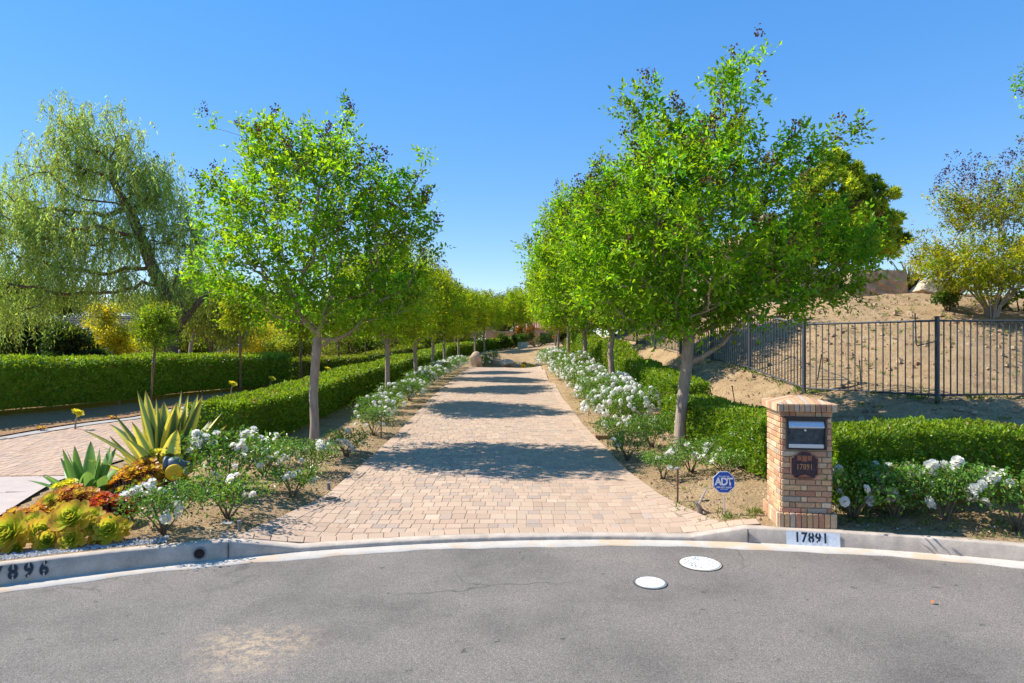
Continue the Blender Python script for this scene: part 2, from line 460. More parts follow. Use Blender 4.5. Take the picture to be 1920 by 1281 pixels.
ctrl = np.array(ctrl, float)
def _phi(r): return np.sqrt(r*r + 0.09)
_D = np.linalg.norm(ctrl[:, None, :2] - ctrl[None, :, :2], axis=2)
_zm = 0.5
_W = np.linalg.solve(_phi(_D) + np.eye(len(ctrl))*(-0.02), ctrl[:, 2]-_zm)
def G(x, y):
    x = np.asarray(x, float); y = np.asarray(y, float)
    sh = np.broadcast(x, y).shape
    X = np.broadcast_to(x, sh).ravel(); Y = np.broadcast_to(y, sh).ravel()
    out = np.empty(len(X))
    for i in range(0, len(X), 20000):
        d = np.hypot(X[i:i+20000, None]-ctrl[None, :, 0], Y[i:i+20000, None]-ctrl[None, :, 1])
        out[i:i+20000] = _phi(d) @ _W + _zm
    return out.reshape(sh) if sh else float(out[0])

# driveway outlines
DL_Y = [6.2, 6.6, 7.0, 7.5, 8.0, 8.6, 11, 14, 21, 30, 39.7, 45]; DL_X = [-2.80, -2.74, -2.68, -2.60, -2.51, -2.46, -2.48, -2.49, -2.58, -2.62, -2.65, -2.5]
DR_Y = [6.2, 6.72, 7.1, 7.52, 8.0, 8.46, 9.2, 9.9, 12.46, 15.2, 23.2, 39.7, 45]; DR_X = [2.50, 2.40, 2.27, 2.15, 2.03, 1.94, 1.86, 1.81, 1.76, 1.68, 1.62, 1.70, 1.8]
def dl(y): return np.interp(y, DL_Y, DL_X)
def dr(y): return np.interp(y, DR_Y, DR_X)
NL_Y = [5.0, 7.3, 9.0, 10.5, 12, 20, 34]; NL_X = [-4.9, -5.75, -6.45, -6.5, -6.4, -6.2, -6.0]          # right edge of the neighbour's drive
NF_Y = [5.0, 9.5, 11.5, 13, 16.5, 25, 34]; NF_X = [-15, -12.6, -11.2, -10.45, -9.75, -8.8, -8.0]       # its left edge
def nl(y): return np.interp(y, NL_Y, NL_X)
def nf(y): return np.interp(y, NF_Y, NF_X)
def rr(x, y): return np.hypot(np.asarray(x)-CX, np.asarray(y)-CY)

# ------------------------------------------------------------------ terrain sheet
def spaced(lo, hi, step, ext, grow=1.18):
    a = list(np.arange(lo, hi+1e-6, step))
    s = step; p = a[-1]
    while p < ext: s *= grow; p += s; a.append(p)
    s = step; p = a[0]; b = []
    while p > -ext: s *= grow; p -= s; b.append(p)
    return np.array(b[::-1] + a)
xs = spaced(-13, 14, 0.14, 320)
ts = [0.0]; s_ = 0.10
while ts[-1] < 340:
    ts.append(ts[-1]+s_)
    if ts[-1] > 9: s_ *= 1.045
ts = np.array(ts)
XX, TT = np.meshgrid(xs, ts)
YY = y_arc(np.clip(XX, CX-10.5, CX+10.5), RK+0.12) + TT
ZZ = G(XX, YY)
on_drive = ((XX > dl(YY)-0.05) & (XX < dr(YY)+0.05) & (YY < 45)) | ((XX < nl(YY)+0.05) & (XX > nf(YY)-0.05) & (YY < 34))
soil_n = vnoise(XX, YY, 1.3)*0.06 + vnoise(XX+7, YY, 4.1)*0.035 + vnoise(XX, YY+9, 11)*0.016
edge = np.minimum(np.minimum(np.abs(XX-dl(YY)), np.abs(XX-dr(YY))), np.minimum(np.abs(XX-nl(YY)), np.abs(XX-nf(YY))))
ZZ = ZZ + np.where(on_drive, -0.03, soil_n*(1+1.6*np.clip((XX-4.3)/1.5, 0, 1)*(YY < 60))*np.clip(edge/0.5, 0, 1)*np.clip(TT/0.5, 0, 1))
nx, ny = len(xs), len(ts)
I = np.arange(nx*ny).reshape(ny, nx)
F = np.stack([I[:-1, :-1], I[:-1, 1:], I[1:, 1:], I[1:, :-1]], -1).reshape(-1, 4)
me = quad_mesh("ground", np.stack([XX, YY, ZZ], -1).reshape(-1, 3), None, M["soil"], F, True)
set_tag(obj_from_mesh("ground", me), kind="structure")

# ------------------------------------------------------------------ street, gutter, kerb
def polar_sheet(name, mat, a0, a1, na, rings, smooth=True):
    """rings: list of functions a -> (r, z)"""
    A = np.linspace(a0, a1, na)
    V = []
    for fn in rings:
        r, z = fn(A)
        V.append(np.stack([CX+r*np.sin(A), CY+r*np.cos(A), np.broadcast_to(z, A.shape)], -1))
    V = np.concatenate(V)
    I = np.arange(len(rings)*na).reshape(len(rings), na)
    F = np.stack([I[:-1, :-1], I[:-1, 1:], I[1:, 1:], I[1:, :-1]], -1).reshape(-1, 4)
    return quad_mesh(name, V, None, mat, F, smooth)
wob = lambda A: 0.018*np.sin(A*31)+0.010*np.sin(A*83+1)+0.006*np.sin(A*190)
full = math.pi
me = polar_sheet("street", M["asphalt"], -full, full, 700, [lambda A: (0*A+0.01, -0.004)] + [(lambda A, k=k: (0*A+k, -0.004)) for k in (3, 6, 9, 11)] + [lambda A: (0*A+RK-0.03, -0.004)])
set_tag(obj_from_mesh("street", me), kind="structure")
# unseen land behind the camera, added to bounce warm light onto facing surfaces
A = np.linspace(1.12, 2*math.pi-1.12, 200); Rr = [RK+0.13, RK+2, RK+8, RK+30, RK+120, RK+400]
V = np.concatenate([np.stack([CX+r*np.sin(A), CY+r*np.cos(A), 0*A+.14+.02*(r > RK+1)], -1) for r in Rr]); I = np.arange(len(V)).reshape(len(Rr), -1)
set_tag(obj_from_mesh("unseen_verge", quad_mesh("unseen_verge", V, None, M["soil"], np.stack([I[:-1, :-1], I[1:, :-1], I[1:, 1:], I[:-1, 1:]], -1).reshape(-1, 4), True)), kind="structure")
a_l, a_r = -1.15, 1.15
me = polar_sheet("gutter", M["gutter"], a_l, a_r, 900, [lambda A: (RK-0.20+wob(A), -0.003), lambda A: (RK-0.195+wob(A), 0.004), lambda A: (RK-0.06+0*A, 0.001), lambda A: (RK+0.03+0*A, 0.006)])
set_tag(obj_from_mesh("gutter", me), kind="structure")
def kx(A): return CX + RK*np.sin(A)
chip = lambda A: 0.003*vnoise(A*60, A*0, 3)+0.004*vnoise(A*160, A*0+4, 3)
me = polar_sheet("kerb", M["kerb"], a_l, a_r, 1500, [
    lambda A: (RK+0.0*A, -0.02), lambda A: (RK+0.004+0*A, 0.012+0*A),
    lambda A: (RK+0.022*kerb_h(kx(A))/0.15+chip(A), kerb_h(kx(A))-0.014),
    lambda A: (RK+0.012+0.022*kerb_h(kx(A))/0.15+chip(A), kerb_h(kx(A))-0.002+chip(A)),
    lambda A: (RK+0.06+0*A, kerb_h(kx(A))+0.002), lambda A: (RK+0.135+0*A, kerb_h(kx(A))+0.002), lambda A: (RK+0.14+0*A, kerb_h(kx(A))-0.12)], True)
kerb = set_tag(obj_from_mesh("kerb", me), kind="structure")

def arc_frame(x, out=0.0, z=0.0):
    """matrix on the kerb face at x: local x along the kerb, y away from the street, z up"""
    a = math.asin((x-CX)/RK)
    M4 = Matrix.Rotation(-a, 4, 'Z')
    r = RK - out
    return Matrix.Translation((CX+r*math.sin(a), CY+r*math.cos(a), z)) @ M4

def text_mesh(txt, size, mat, extrude=0.0, spacing=1.0, offset=0.0, align='CENTER'):
    cu = bpy.data.curves.new("text", 'FONT'); cu.body = txt; cu.size = size
    cu.align_x = align; cu.align_y = 'CENTER'; cu.space_character = spacing; cu.offset = offset; cu.extrude = extrude
    cu.resolution_u = 4
    o = bpy.data.objects.new("text", cu); COL.objects.link(o)
    dg = bpy.context.evaluated_depsgraph_get()
    me = bpy.data.meshes.new_from_object(o.evaluated_get(dg))
    bpy.data.objects.remove(o); bpy.data.curves.remove(cu)
    me.materials.clear(); me.materials.append(mat)
    return me
UP = Matrix.Rotation(rad(90), 4, 'X')      # text lies in xy: stand it up facing -y

def place(name, me, parent, M4):
    o = bpy.data.objects.new(name, me); COL.objects.link(o)
    if parent is not None:
        o.parent = parent
    o.matrix_local = M4
    return o

# white address panel and its stencilled number on the right kerb
def arc_strip(x0, x1, z0, z1, out, n=12):
    V = []
    for i in range(n+1):
        x = x0+(x1-x0)*i/n
        for z in (z0, z1):
            tilt = 0.022*z/0.15
            m = arc_frame(x, out-tilt, z); V.append(tuple(m.translation))
    F = [(2*i, 2*i+2, 2*i+3, 2*i+1) for i in range(n)]
    return V, F
V, F = arc_strip(2.835, 3.345, 0.004, 0.137, 0.0045)
mb = MB(); mb.add(V, F); panel = mb.build("address_panel", M["worn_white"], kerb)
def stencil(txt, x, size, z, pitch, parent, mat, gapmat):
    """digits painted on the kerb face, with the bridges of a stencil left open"""
    W0 = len(txt)
    for i, ch in enumerate(txt):
        xx = x+(i-(W0-1)/2)*pitch
        m4 = arc_frame(xx, 0.0075-0.022*z/0.15, z) @ Matrix.Rotation(rad(8.3), 4, 'X').inverted() @ UP
        place("numeral", text_mesh(ch, size, mat, 0.0, 1.0, size*0.035), parent, m4 @ Matrix.Scale(0.86, 4, (1, 0, 0)))
        if ch in "896":
            g = MB(); g.add([(-size*.035, -size*.42, 0.0012), (size*.035, -size*.42, 0.0012), (size*.035, -size*.20, 0.0012), (-size*.035, -size*.20, 0.0012)], [(0, 1, 2, 3)])
            g.add([(-size*.035, size*.20, 0.0012), (size*.035, size*.20, 0.0012), (size*.035, size*.42, 0.0012), (-size*.035, size*.42, 0.0012)], [(0, 1, 2, 3)])
            place("stencil_gap", g.mesh("stencil_gap", gapmat), parent, m4)
stencil("17891", 3.075, 0.135, 0.078, 0.066, kerb, M["navy"], M["worn_white"])
stencil("17896", -4.33, 0.165, 0.093, 0.100, kerb, M["navy"], M["kerb"])
# drain outlet through the left kerb and the joint by the apron
mf = arc_frame(-2.985, 0.0, 0.075)
mb = MB(); mb.lathe([(0.047, -0.02), (0.056, -0.02), (0.056, 0.006), (0.047, 0.006)], (0, 0, 0), 24, (0, -1, 0))
place("drain_pipe", mb.mesh("drain_pipe", M["concrete_post"], True), kerb, mf)
mb = MB(); mb.lathe([(0.0005, 0.0), (0.049, 0.0)], (0, 0.0, 0), 24, (0, -1, 0))  # flat black disc, colour standing for the shade inside the pipe
place("drain_dark_disc", mb.mesh("drain_dark_disc", M["black"]), kerb, mf @ Matrix.Translation((0, -0.001, 0)))
for xj, hj in ((-2.745, 0.15), (2.46, 0.14), (5.6, 0.14), (-5.2, 0.16)):
    mb = MB(); mb.box((0, 0.008, hj/2), (0.007, 0.02, hj))
    place("expansion_joint", mb.mesh("expansion_joint", M["black"]), kerb, arc_frame(xj, 0.003))

# ------------------------------------------------------------------ pavers
PAL = np.array([(.51,.355,.245),(.49,.335,.23),(.52,.37,.255),(.46,.335,.245),(.51,.35,.24),(.43,.32,.245),(.51,.345,.235),(.53,.385,.265),(.49,.34,.235),(.50,.35,.24),(.52,.36,.25)])
def paver_arrays(Cn, half, U, rng, lift, pal=PAL, bev=0.004, gap=0.0022):
    """Cn (n,2) centres, half (n,2), U (n,2) local x axis; each paver is a chamfered slab lying on the ground"""
    n = len(Cn)
    Vn = np.stack([-U[:, 1], U[:, 0]], 1)
    def ring(h):
        out = []
        for sx, sy in ((-1,-1),(1,-1),(1,1),(-1,1)):
            out.append(Cn + U*(sx*h[:, :1]) + Vn*(sy*h[:, 1:]))
        return np.stack(out, 1)           # n,4,2
    lo = ring(half-gap); hi = ring(half-gap-bev)
    jz = rng.normal(0, 0.0012, n)[:, None]
    zl = G(lo[..., 0], lo[..., 1]) + lift - 0.005
    zh = G(hi[..., 0], hi[..., 1]) + lift + jz
    V = np.concatenate([np.concatenate([lo, zl[..., None]], 2), np.concatenate([hi, zh[..., None]], 2)], 1).reshape(-1, 3)
    base = (np.arange(n)*8)[:, None, None]
    f = np.array([(4,5,6,7),(0,1,5,4),(1,2,6,5),(2,3,7,6),(3,0,4,7)])[None]
    F = (base + f).reshape(-1, 4)
    c = pal[rng.integers(0, len(pal), n)]*np.clip(1+rng.normal(0, 0.05, (n, 1)), .85, 1.15)
    return V, F, np.repeat(c, 8, axis=0)
def rows(x0, x1, y0, y1, rng, inside, grow=True):
    C, H = [], []
    y = y0; k = 0
    while y < y1:
        d = [0.165, 0.165, 0.215, 0.165][rng.integers(0, 4)]
        x = x0 + rng.random()*0.2
        while x < x1:
            w = [0.11, 0.14, 0.155, 0.175, 0.14][rng.integers(0, 5)]
            C.append((x+w/2, y+d/2)); H.append((w/2, d/2)); x += w
        y += d
    C = np.array(C); H = np.array(H)
    k = inside(C[:, 0], C[:, 1])
    return C[k], H[k]
rng = np.random.default_rng(11)
BW = 0.20
C1, H1 = rows(-2.9, 2.6, 6.4, 45, rng, lambda x, y: (x > dl(y)+BW*0.75) & (x < dr(y)-BW*0.75) & (rr(x, y) > RK+0.135+0.16))
V1, F1, K1 = paver_arrays(C1, H1, np.tile((1.0, 0.0), (len(C1), 1)), rng, 0.016)
def border(fn, y0, y1, side, rng, width=BW):
    C, H, U = [], [], []
    y = y0
    while y < y1:
        d = 0.155 if y < 14 else 0.22
        xm = float(fn(y+d/2)); dx = float(fn(y+d)-fn(y)); L = math.hypot(dx, d)
        tx, ty = dx/L, d/L
        C.append((xm - side*width/2*ty, y+d/2 + side*width/2*tx)); H.append((L/2, width/2)); U.append((tx, ty)); y += d
    return np.array(C), np.array(H), np.array(U)
parts = [(V1, F1, K1)]
PB = np.array([(.52,.36,.25),(.50,.345,.235),(.53,.375,.26)])
for fn, sd in ((dl, -1), (dr, 1)):
    y0 = 6.55 if sd < 0 else 6.88
    c, h, u = border(fn, y0, 45, sd, rng)
    k = rr(c[:, 0], c[:, 1]) > RK+0.13+0.20
    parts.append(paver_arrays(c[k], h[k], u[k], rng, 0.0215, PB))
# the row laid along the concrete lip
aa = np.arange(-0.315, 0.142, 0.158/RK)
c = np.stack([CX+(RK+0.235)*np.sin(aa), CY+(RK+0.235)*np.cos(aa)], 1)
u = np.stack([np.cos(aa), -np.sin(aa)], 1)
parts.append(paver_arrays(c, np.tile((0.079, 0.095), (len(c), 1)), u, rng, 0.019, PB))
Vs, Fs, Ks, off = [], [], [], 0
for v, f, k in parts:
    Vs.append(v); Fs.append(f+off); Ks.append(k); off += len(v)
drive = obj_from_mesh("driveway", quad_mesh("driveway", np.concatenate(Vs), np.concatenate(Ks), M["paver"], np.concatenate(Fs)))
set_tag(drive, kind="structure")
# bed of joint sand under the pavers
def strip_sheet(name, fa, fb, ys, mat, lift, nx=14, ins=0.02):
    V = []
    for y in ys:
        xa, xb = float(fa(y))+ins, float(fb(y))-ins
        for i in range(nx): V.append((xa+(xb-xa)*i/(nx-1), y))
    V = np.array(V)
    k = rr(V[:, 0], V[:, 1]) < RK+0.13
    z = G(V[:, 0], V[:, 1])+lift
    z = np.where(k, -0.05, z)
    I = np.arange(len(V)).reshape(len(ys), nx)
    F = np.stack([I[:-1, :-1], I[:-1, 1:], I[1:, 1:], I[1:, :-1]], -1).reshape(-1, 4)
    return quad_mesh(name, np.concatenate([V, z[:, None]], 1), None, mat, F, True)
sand = obj_from_mesh("driveway_bed", strip_sheet("driveway_bed", dl, dr, np.concatenate([np.arange(6.3, 9, .08), np.arange(9, 45.1, .5)]), M["joint"], 0.0125, 60))
set_tag(sand, kind="structure")
# the neighbour's drive: pavers, then a concrete apron
C2, H2 = rows(-13, -5.8, 9.35, 26, rng, lambda x, y: (x < nl(y)-0.12) & (x > nf(y)+0.28) & (y > 9.42+0.02*(x+8)))
PN = PAL*np.array([1.0, 0.97, 0.97])
p2 = [paver_arrays(C2, H2, np.tile((1.0, 0.0), (len(C2), 1)), rng, 0.016, PN)]
c, h, u = border(nf, 9.45, 26, -1, rng, 0.28)
p2.append(paver_arrays(c, h, u, rng, 0.030, np.array([(.40,.36,.32),(.42,.37,.33)]), gap=0.001))
Vs, Fs, Ks, off = [], [], [], 0
for v, f, k in p2:
    Vs.append(v); Fs.append(f+off); Ks.append(k); off += len(v)
set_tag(obj_from_mesh("side_driveway", quad_mesh("side_driveway", np.concatenate(Vs), np.concatenate(Ks), M["paver"], np.concatenate(Fs))), kind="structure")
set_tag(obj_from_mesh("side_driveway_bed", strip_sheet("side_driveway_bed", nf, nl, np.arange(9.2, 33.5, .4), M["joint"], 0.0125, 26)), kind="structure")
def apron_sheet():
    ys = np.arange(5.2, 9.5, 0.1); V = []
    nxx = 22
    for y in ys:
        xb = float(nl(y)); xa = xb-6.5
        for i in range(nxx): V.append((xa+(xb-xa)*i/(nxx-1), y))
    V = np.array(V); z = G(V[:, 0], V[:, 1])+0.019
    k = rr(V[:, 0], V[:, 1]) < RK+0.14
    z = np.where(k, -0.05, z)
    I = np.arange(len(V)).reshape(len(ys), nxx)
    F = np.stack([I[:-1, :-1], I[:-1, 1:], I[1:, 1:], I[1:, :-1]], -1).reshape(-1, 4)
    return quad_mesh("concrete_apron", np.concatenate([V, z[:, None]], 1), None, M["apron"], F, True)
ap = set_tag(obj_from_mesh("concrete_apron", apron_sheet()), kind="structure")
mb = MB()
for yj in (8.35, 9.46):
    for i in range(20):
        xa = -12+i*0.3; xm = xa+0.15
        if xm < nl(yj): mb.box((xm, yj, float(G(xm, yj))+0.0205), (0.31, 0.012, 0.006))
mb.build("control_joint", M["joint"], ap)
# dark soil of the strip below the far hedge
def strip_b(y): return np.interp(y, [9.5, 13, 16.5, 25, 34], [-12.7, -10.5, -9.8, -8.85, -8.05])
def strip_a(y): return strip_b(y)-2.9
set_tag(obj_from_mesh("planting_strip", strip_sheet("planting_strip", strip_a, strip_b, np.arange(9.6, 34, .2), M["mulch"], 0.042, 30)), kind="structure")

# ------------------------------------------------------------------ covers in the street
def cover(name, label, x, y, r, pattern):
    o = thing(name, label, "manhole cover", (x, y, 0.0))
    mb = MB(); mb.lathe([(r, -0.004), (r, 0.006), (r-0.006, 0.010), (0.001, 0.010)], (0, 0, 0), 40)
    mb.build("disc", M["white"], o)
    if pattern:
        mb = MB()
        rg = random.Random(3)
        for ring in (0.35, 0.5, 0.65, 0.8):
            k = int(26*ring)
            for i in range(k):
                if rg.random() < 0.3: continue
                a = 2*math.pi*i/k+rg.random()*0.2
                mb.box((r*ring*math.cos(a), r*ring*math.sin(a), 0.0115), (0.026*rg.uniform(.5, 1.2), 0.009, 0.003), a+1.57*rg.randint(0, 1))
        mb.build("raised_tread", M["concrete_post"], o)["kind"] = "stuff"
    mb = MB(); mb.lathe([(r+0.001, -0.003), (r+0.014, -0.003), (r+0.014, 0.0025), (r+0.001, 0.0025)], (0, 0, 0), 40)
    mb.build("rim", M["kerb"] if pattern else M["concrete_post"], o)
    mb = MB(); mb.lathe([(r+0.014, -0.003), (r+0.022, -0.003), (r+0.022, 0.0005), (r+0.014, 0.0005)], (0, 0, 0), 40); mb.build("gap", M["black"], o)
cover("manhole_cover", "larger white painted round cover with a raised tread in the street", 1.78, 6.05, 0.178, True)
cover("manhole_cover", "smaller plain white round cover in the street", 1.205, 5.57, 0.124, False)
# drain grate set in the left paver border
gz = float(G(-2.36, 8.28))
o = thing("area_drain", "small round drain grate set in the paver border", "drain", (-2.36, 8.28, gz+0.022))
mb = MB(); mb.lathe([(0.10, 0), (0.125, 0), (0.125, 0.006), (0.10, 0.006)], (0, 0, 0), 28); mb.build("collar", M["kerb"], o)
mb = MB(); mb.lathe([(0.099, -0.002), (0.099, 0.003), (0.001, 0.003)], (0, 0, 0), 28); mb.build("grate", M["bronze"], o)

# ------------------------------------------------------------------ brick mailbox pillar
PX, PY, PROT = 3.085, 6.695, rad(-8.0)
pz = 0.15
pil = thing("mailbox_pillar", "brick mailbox pillar with a sloped brick cap behind the kerb", "pillar", (PX, PY, pz), PROT)
BR = np.array([(.55,.36,.22),(.50,.31,.19),(.44,.25,.15),(.58,.41,.27),(.38,.23,.15),(.48,.27,.17),(.42,.33,.26),(.53,.33,.18),(.46,.22,.14),(.60,.45,.32)])
rb = np.random.default_rng(4)
def bcol(): return BR[rb.integers(0, len(BR))]*rb.uniform(1.05, 1.36)*np.array((1.04,1.0,.92))
sw, sd_ = 0.50, 0.54            # shaft; its front face lies at local y = 0.03
fy = 0.03
base_h, shaft_t, cap_t = 0.145, 1.215, 1.293
core = MB(); core.box((0, fy+sd_/2, shaft_t/2), (sw-0.012, sd_-0.012, shaft_t)); core.build("mortar_core", M["mortar"], pil)
sh = MB()
nrow = 18; ch = (shaft_t-base_h)/nrow
MBX = (-0.192, 0.192, 0.815, 1.145)      # mailbox opening (local x, z)
PLQ = (-0.155, 0.110, 0.515, 0.800)
def brick_row(mbd, p0, dirx, diry, length, z, h, start, rgn, front=False):
    pos = -start
    L = 0.197
    seq = 0
    while pos < length:
        w = L if seq % 2 == 0 or not front else 0.062
        if not front: w = L
        a, b = max(pos, 0)+0.004, min(pos+w, length)-0.004
        pos += w; seq += 1
        if b-a < 0.02: continue
        jx = rb.normal(0, 0.0015)
        m = (a+b)/2
        if front:
            lx0, lx1 = a-length/2, b-length/2
            skip = False
            for (q0, q1, q2, q3) in (MBX,):
                if z+h > q2 and z < q3 and lx1 > q0-0.012 and lx0 < q1+0.012:
                    if lx0 < q0-0.04: b = length/2+q0-0.014
                    elif lx1 > q1+0.04: a = length/2+q1+0.014
                    else: skip = True
            if skip or b-a < 0.015: continue
            m = (a+b)/2
        cx_, cy_ = p0[0]+dirx*m, p0[1]+diry*m
        ang = math.atan2(diry, dirx)
        mbd.bbox((cx_, cy_, z+h/2), (b-a, 0.022+2*jx, h-0.010), 0.0035, ang, bcol())
for r_ in range(nrow):
    z = base_h+r_*ch
    st = [0.0, 0.115][r_ % 2]
    brick_row(sh, (-sw/2, fy), 1, 0, sw, z, ch, st, rb, True)
    brick_row(sh, (-sw/2, fy+sd_), 0, -1, sd_, z, ch, [0.0, 0.1][(r_+1) % 2], rb)
    brick_row(sh, (sw/2, fy), 0, 1, sd_, z, ch, [0.0, 0.1][r_ % 2], rb)
    brick_row(sh, (sw/2, fy+sd_), -1, 0, sw, z, ch, st, rb)
sh.build("brick_shaft", M["brick"], pil)
bs = MB(); bw, bd_ = 0.57, 0.61
bs.box((0, bd_/2-0.005, base_h/2-0.04), (bw-0.014, bd_-0.014, base_h+0.06), 0, (.40,.30,.23))
n_ = 10
for i in range(n_):
    x = -bw/2+bw*(i+.5)/n_
    for yy in (0.0, bd_-0.01): bs.bbox((x, yy+0.0, base_h/2-0.03), (bw/n_-0.009, 0.026, base_h+0.07), 0.004, 0, bcol())
for i in range(10):
    y = bd_*(i+.5)/10-0.005
    for xx in (-bw/2, bw/2): bs.bbox((xx, y, base_h/2-0.03), (0.026, bd_/10-0.009, base_h+0.07), 0.004, 0, bcol())
bs.build("brick_base", M["brick"], pil)
cp = MB(); cw, cd = 0.585, 0.625; cy0 = fy-0.042
cp.box((0, cy0+cd/2, (shaft_t+cap_t)/2+0.004), (cw-0.012, cd-0.012, cap_t-shaft_t-0.01), 0, (.42,.32,.24))
for i in range(11):
    x = -cw/2+cw*(i+.5)/11
    for yy in (cy0, cy0+cd): cp.bbox((x, yy, (shaft_t+cap_t)/2), (cw/11-0.006, 0.03, cap_t-shaft_t), 0.004, 0, bcol())
for i in range(11):
    y = cy0+cd*(i+.5)/11
    for xx in (-cw/2, cw/2): cp.bbox((xx, y, (shaft_t+cap_t)/2), (0.03, cd/11-0.006, cap_t-shaft_t), 0.004, 0, bcol())
# sloped top: sliced bricks running up to the ridge point
pk = np.array((0, cy0+cd/2, cap_t+0.075))
cor = [np.array((-cw/2-.012, cy0-.012, cap_t)), np.array((cw/2+.012, cy0-.012, cap_t)), np.array((cw/2+.012, cy0+cd+.012, cap_t)), np.array((-cw/2-.012, cy0+cd+.012, cap_t))]
for q in range(4):
    a, b = cor[q], cor[(q+1) % 4]
    for i in range(11):
        p, r2 = a+(b-a)*(i/11+0.006), a+(b-a)*((i+1)/11-0.006)
        def up_(pt):
            f = (np.dot(pt-a, b-a)/np.dot(b-a, b-a))
            k = 1-abs(2*f-1)                 # how far this slice climbs before it meets the hip
            mid = (a+b)/2; inward = pk-mid
            return pt + inward*k*0.985
        c1, c2 = up_(r2), up_(p)
        v = [p, r2, c1, c2]
        cp.add(np.array(v)+np.array((0, 0, 0.003)), [(0, 1, 2, 3)], bcol())
for q in range(4):
    cp.add([cor[q], cor[(q+1) % 4], pk-np.array((0, 0, .004))], [(0, 1, 2)], (.42,.32,.24))
cp.build("brick_cap", M["brick"], pil)
# the mailbox let into the front
x0, x1, z0, z1 = MBX
fr = MB()
for (a, b, c, d) in ((x0, x1, z1-0.028, z1), (x0, x1, z0, z0+0.010), (x0, x0+0.012, z0+0.010, z1-0.028), (x1-0.012, x1, z0+0.010, z1-0.028)):
    fr.box(((a+b)/2, fy-0.004, (c+d)/2), (b-a, 0.04, d-c))
fr.box((0, fy-0.018, z1+0.006), (x1-x0+0.06, 0.055, 0.012))
mx = fr.build("mailbox", M["black"], pil)
d_ = MB(); d_.box(((x0+x1)/2, fy+0.006, (z0+z1)/2-0.03), (x1-x0-0.024, 0.01, z1-z0-0.10)); d_.build("door", M["slate"], mx)
d_ = MB(); d_.lathe([(0.012, 0), (0.012, 0.006), (0.007, 0.008), (0.001, 0.008)], (-0.008, fy+0.001, z1-0.128), 16, (0, -1, 0)); d_.build("lock", M["alu"], mx)
fl = MB()
fl.prism([(0.0, z1-0.034), (0.0, z1-0.112), (0.012, z1-0.112), (0.034, z1-0.098), (0.034, z1-0.088), (0.012, z1-0.034)], x1-x0-0.03, Matrix(((0, -1, 0, x0+0.015), (-1, 0, 0, fy+0.008), (0, 0, 1, 0), (0, 0, 0, 1))))
fl.build("slot_flap", M["alu"], mx)
d_ = MB(); d_.bbox(((x0+x1)/2, fy-0.004, z0+0.036), (x1-x0-0.028, 0.012, 0.044), 0.003); d_.build("bottom_trim", M["alu"], mx)
# number plaque
q0, q1, qz0, qz1 = PLQ; qc = (q0+q1)/2; hw = (q1-q0)/2
out = [(-hw, qz0+.045), (-hw+.022, qz0+.03), (-hw+.03, qz0+.008), (-.06, qz0), (.06, qz0), (hw-.03, qz0+.008), (hw-.022, qz0+.03), (hw, qz0+.045), (hw, qz1-.075), (hw-.02, qz1-.065), (hw-.03, qz1-.045), (.075, qz1-.04)]
out += [(.072*math.cos(a), qz1-.045+.045*math.sin(a)) for a in np.linspace(.3, 2.84, 9)] + [(-.075, qz1-.04), (-hw+.03, qz1-.045), (-hw+.02, qz1-.065), (-hw, qz1-.075)]
Mq = Matrix.Translation((qc, fy-0.012, 0))
mb = MB(); mb.prism(out, 0.012, Mq); pq = mb.build("address_plaque", M["plaque"], pil)
mb = MB()
for i in range(len(out)):
    a, b = Vector((out[i][0], out[i][1])), Vector((out[(i+1) % len(out)][0], out[(i+1) % len(out)][1]))
    mb.tube([(qc+a.x, fy-0.025, a.y), (qc+b.x, fy-0.025, b.y)], 0.0045, 6)
mb.build("raised_rim", M["copper"], pq)
mb = MB()
for (xx, w, hh) in ((-.052, .04, .052), (0, .052, .062), (.052, .04, .052)):
    mb.prism([(xx-w/2, qz1-.045-hh), (xx+w/2, qz1-.045-hh), (xx+w/2, qz1-.045), (xx-w/2, qz1-.045)], 0.004, Matrix.Translation((qc, fy-0.0245, 0)))
mb.prism([(-.075, qz0+.012), (.075, qz0+.012), (.04, qz0+.03), (0, qz0+.045), (-.04, qz0+.03)], 0.004, Matrix.Translation((qc, fy-0.0245, 0)))
mb.build("ornament", M["copper"], pq)
place("numerals", text_mesh("17891", 0.082, M["gold"], 0.003, 1.0, 0.001), pq, Matrix.Translation((qc, fy-0.0285, (qz0+qz1)/2-0.022)) @ UP @ Matrix.Scale(0.82, 4, (1, 0, 0)))

# ------------------------------------------------------------------ security yard sign
ax, ay = 2.405, 7.26; az = float(G(ax, ay))
sg = thing("yard_sign", "blue octagonal security yard sign on a thin metal stake", "sign", (ax, ay, az), rad(-4))
mb = MB(); mb.tube([(0.012, 0, -0.06), (0.0, 0.001, 0.23)], 0.0075, 10); mb.build("stake", M["alu"], sg)
ow = 0.121
octo = lambda r: [(r*math.cos(rad(22.5+45*i)), r*math.sin(rad(22.5+45*i))) for i in range(8)]
cz_ = 0.506-az
k_ = 1/math.cos(rad(22.5))
mb = MB(); mb.prism([(x-0.004, z+cz_) for x, z in octo(ow*k_)], 0.006, Matrix.Translation((0, -0.006, 0))); mb.build("border", M["white"], sg)
mb = MB(); mb.prism([(x-0.004, z+cz_) for x, z in octo((ow-0.007)*k_)], 0.0015, Matrix.Translation((0, -0.0123, 0))); mb.build("face", M["sign_blue"], sg)
def sign_text(txt, size, z, sx=1.0, off=0.0, sp=1.0):
    place("lettering", text_mesh(txt, size, M["white"], 0.0, sp, off), sg, Matrix.Translation((-0.004, -0.0152, cz_+z)) @ UP @ Matrix.Scale(sx, 4, (1, 0, 0)))
sign_text("SECURED BY", 0.021, 0.066, 1.0, 0.0004)
sign_text("ADT", 0.118, 0.004, 0.92, 0.0042, 0.84)
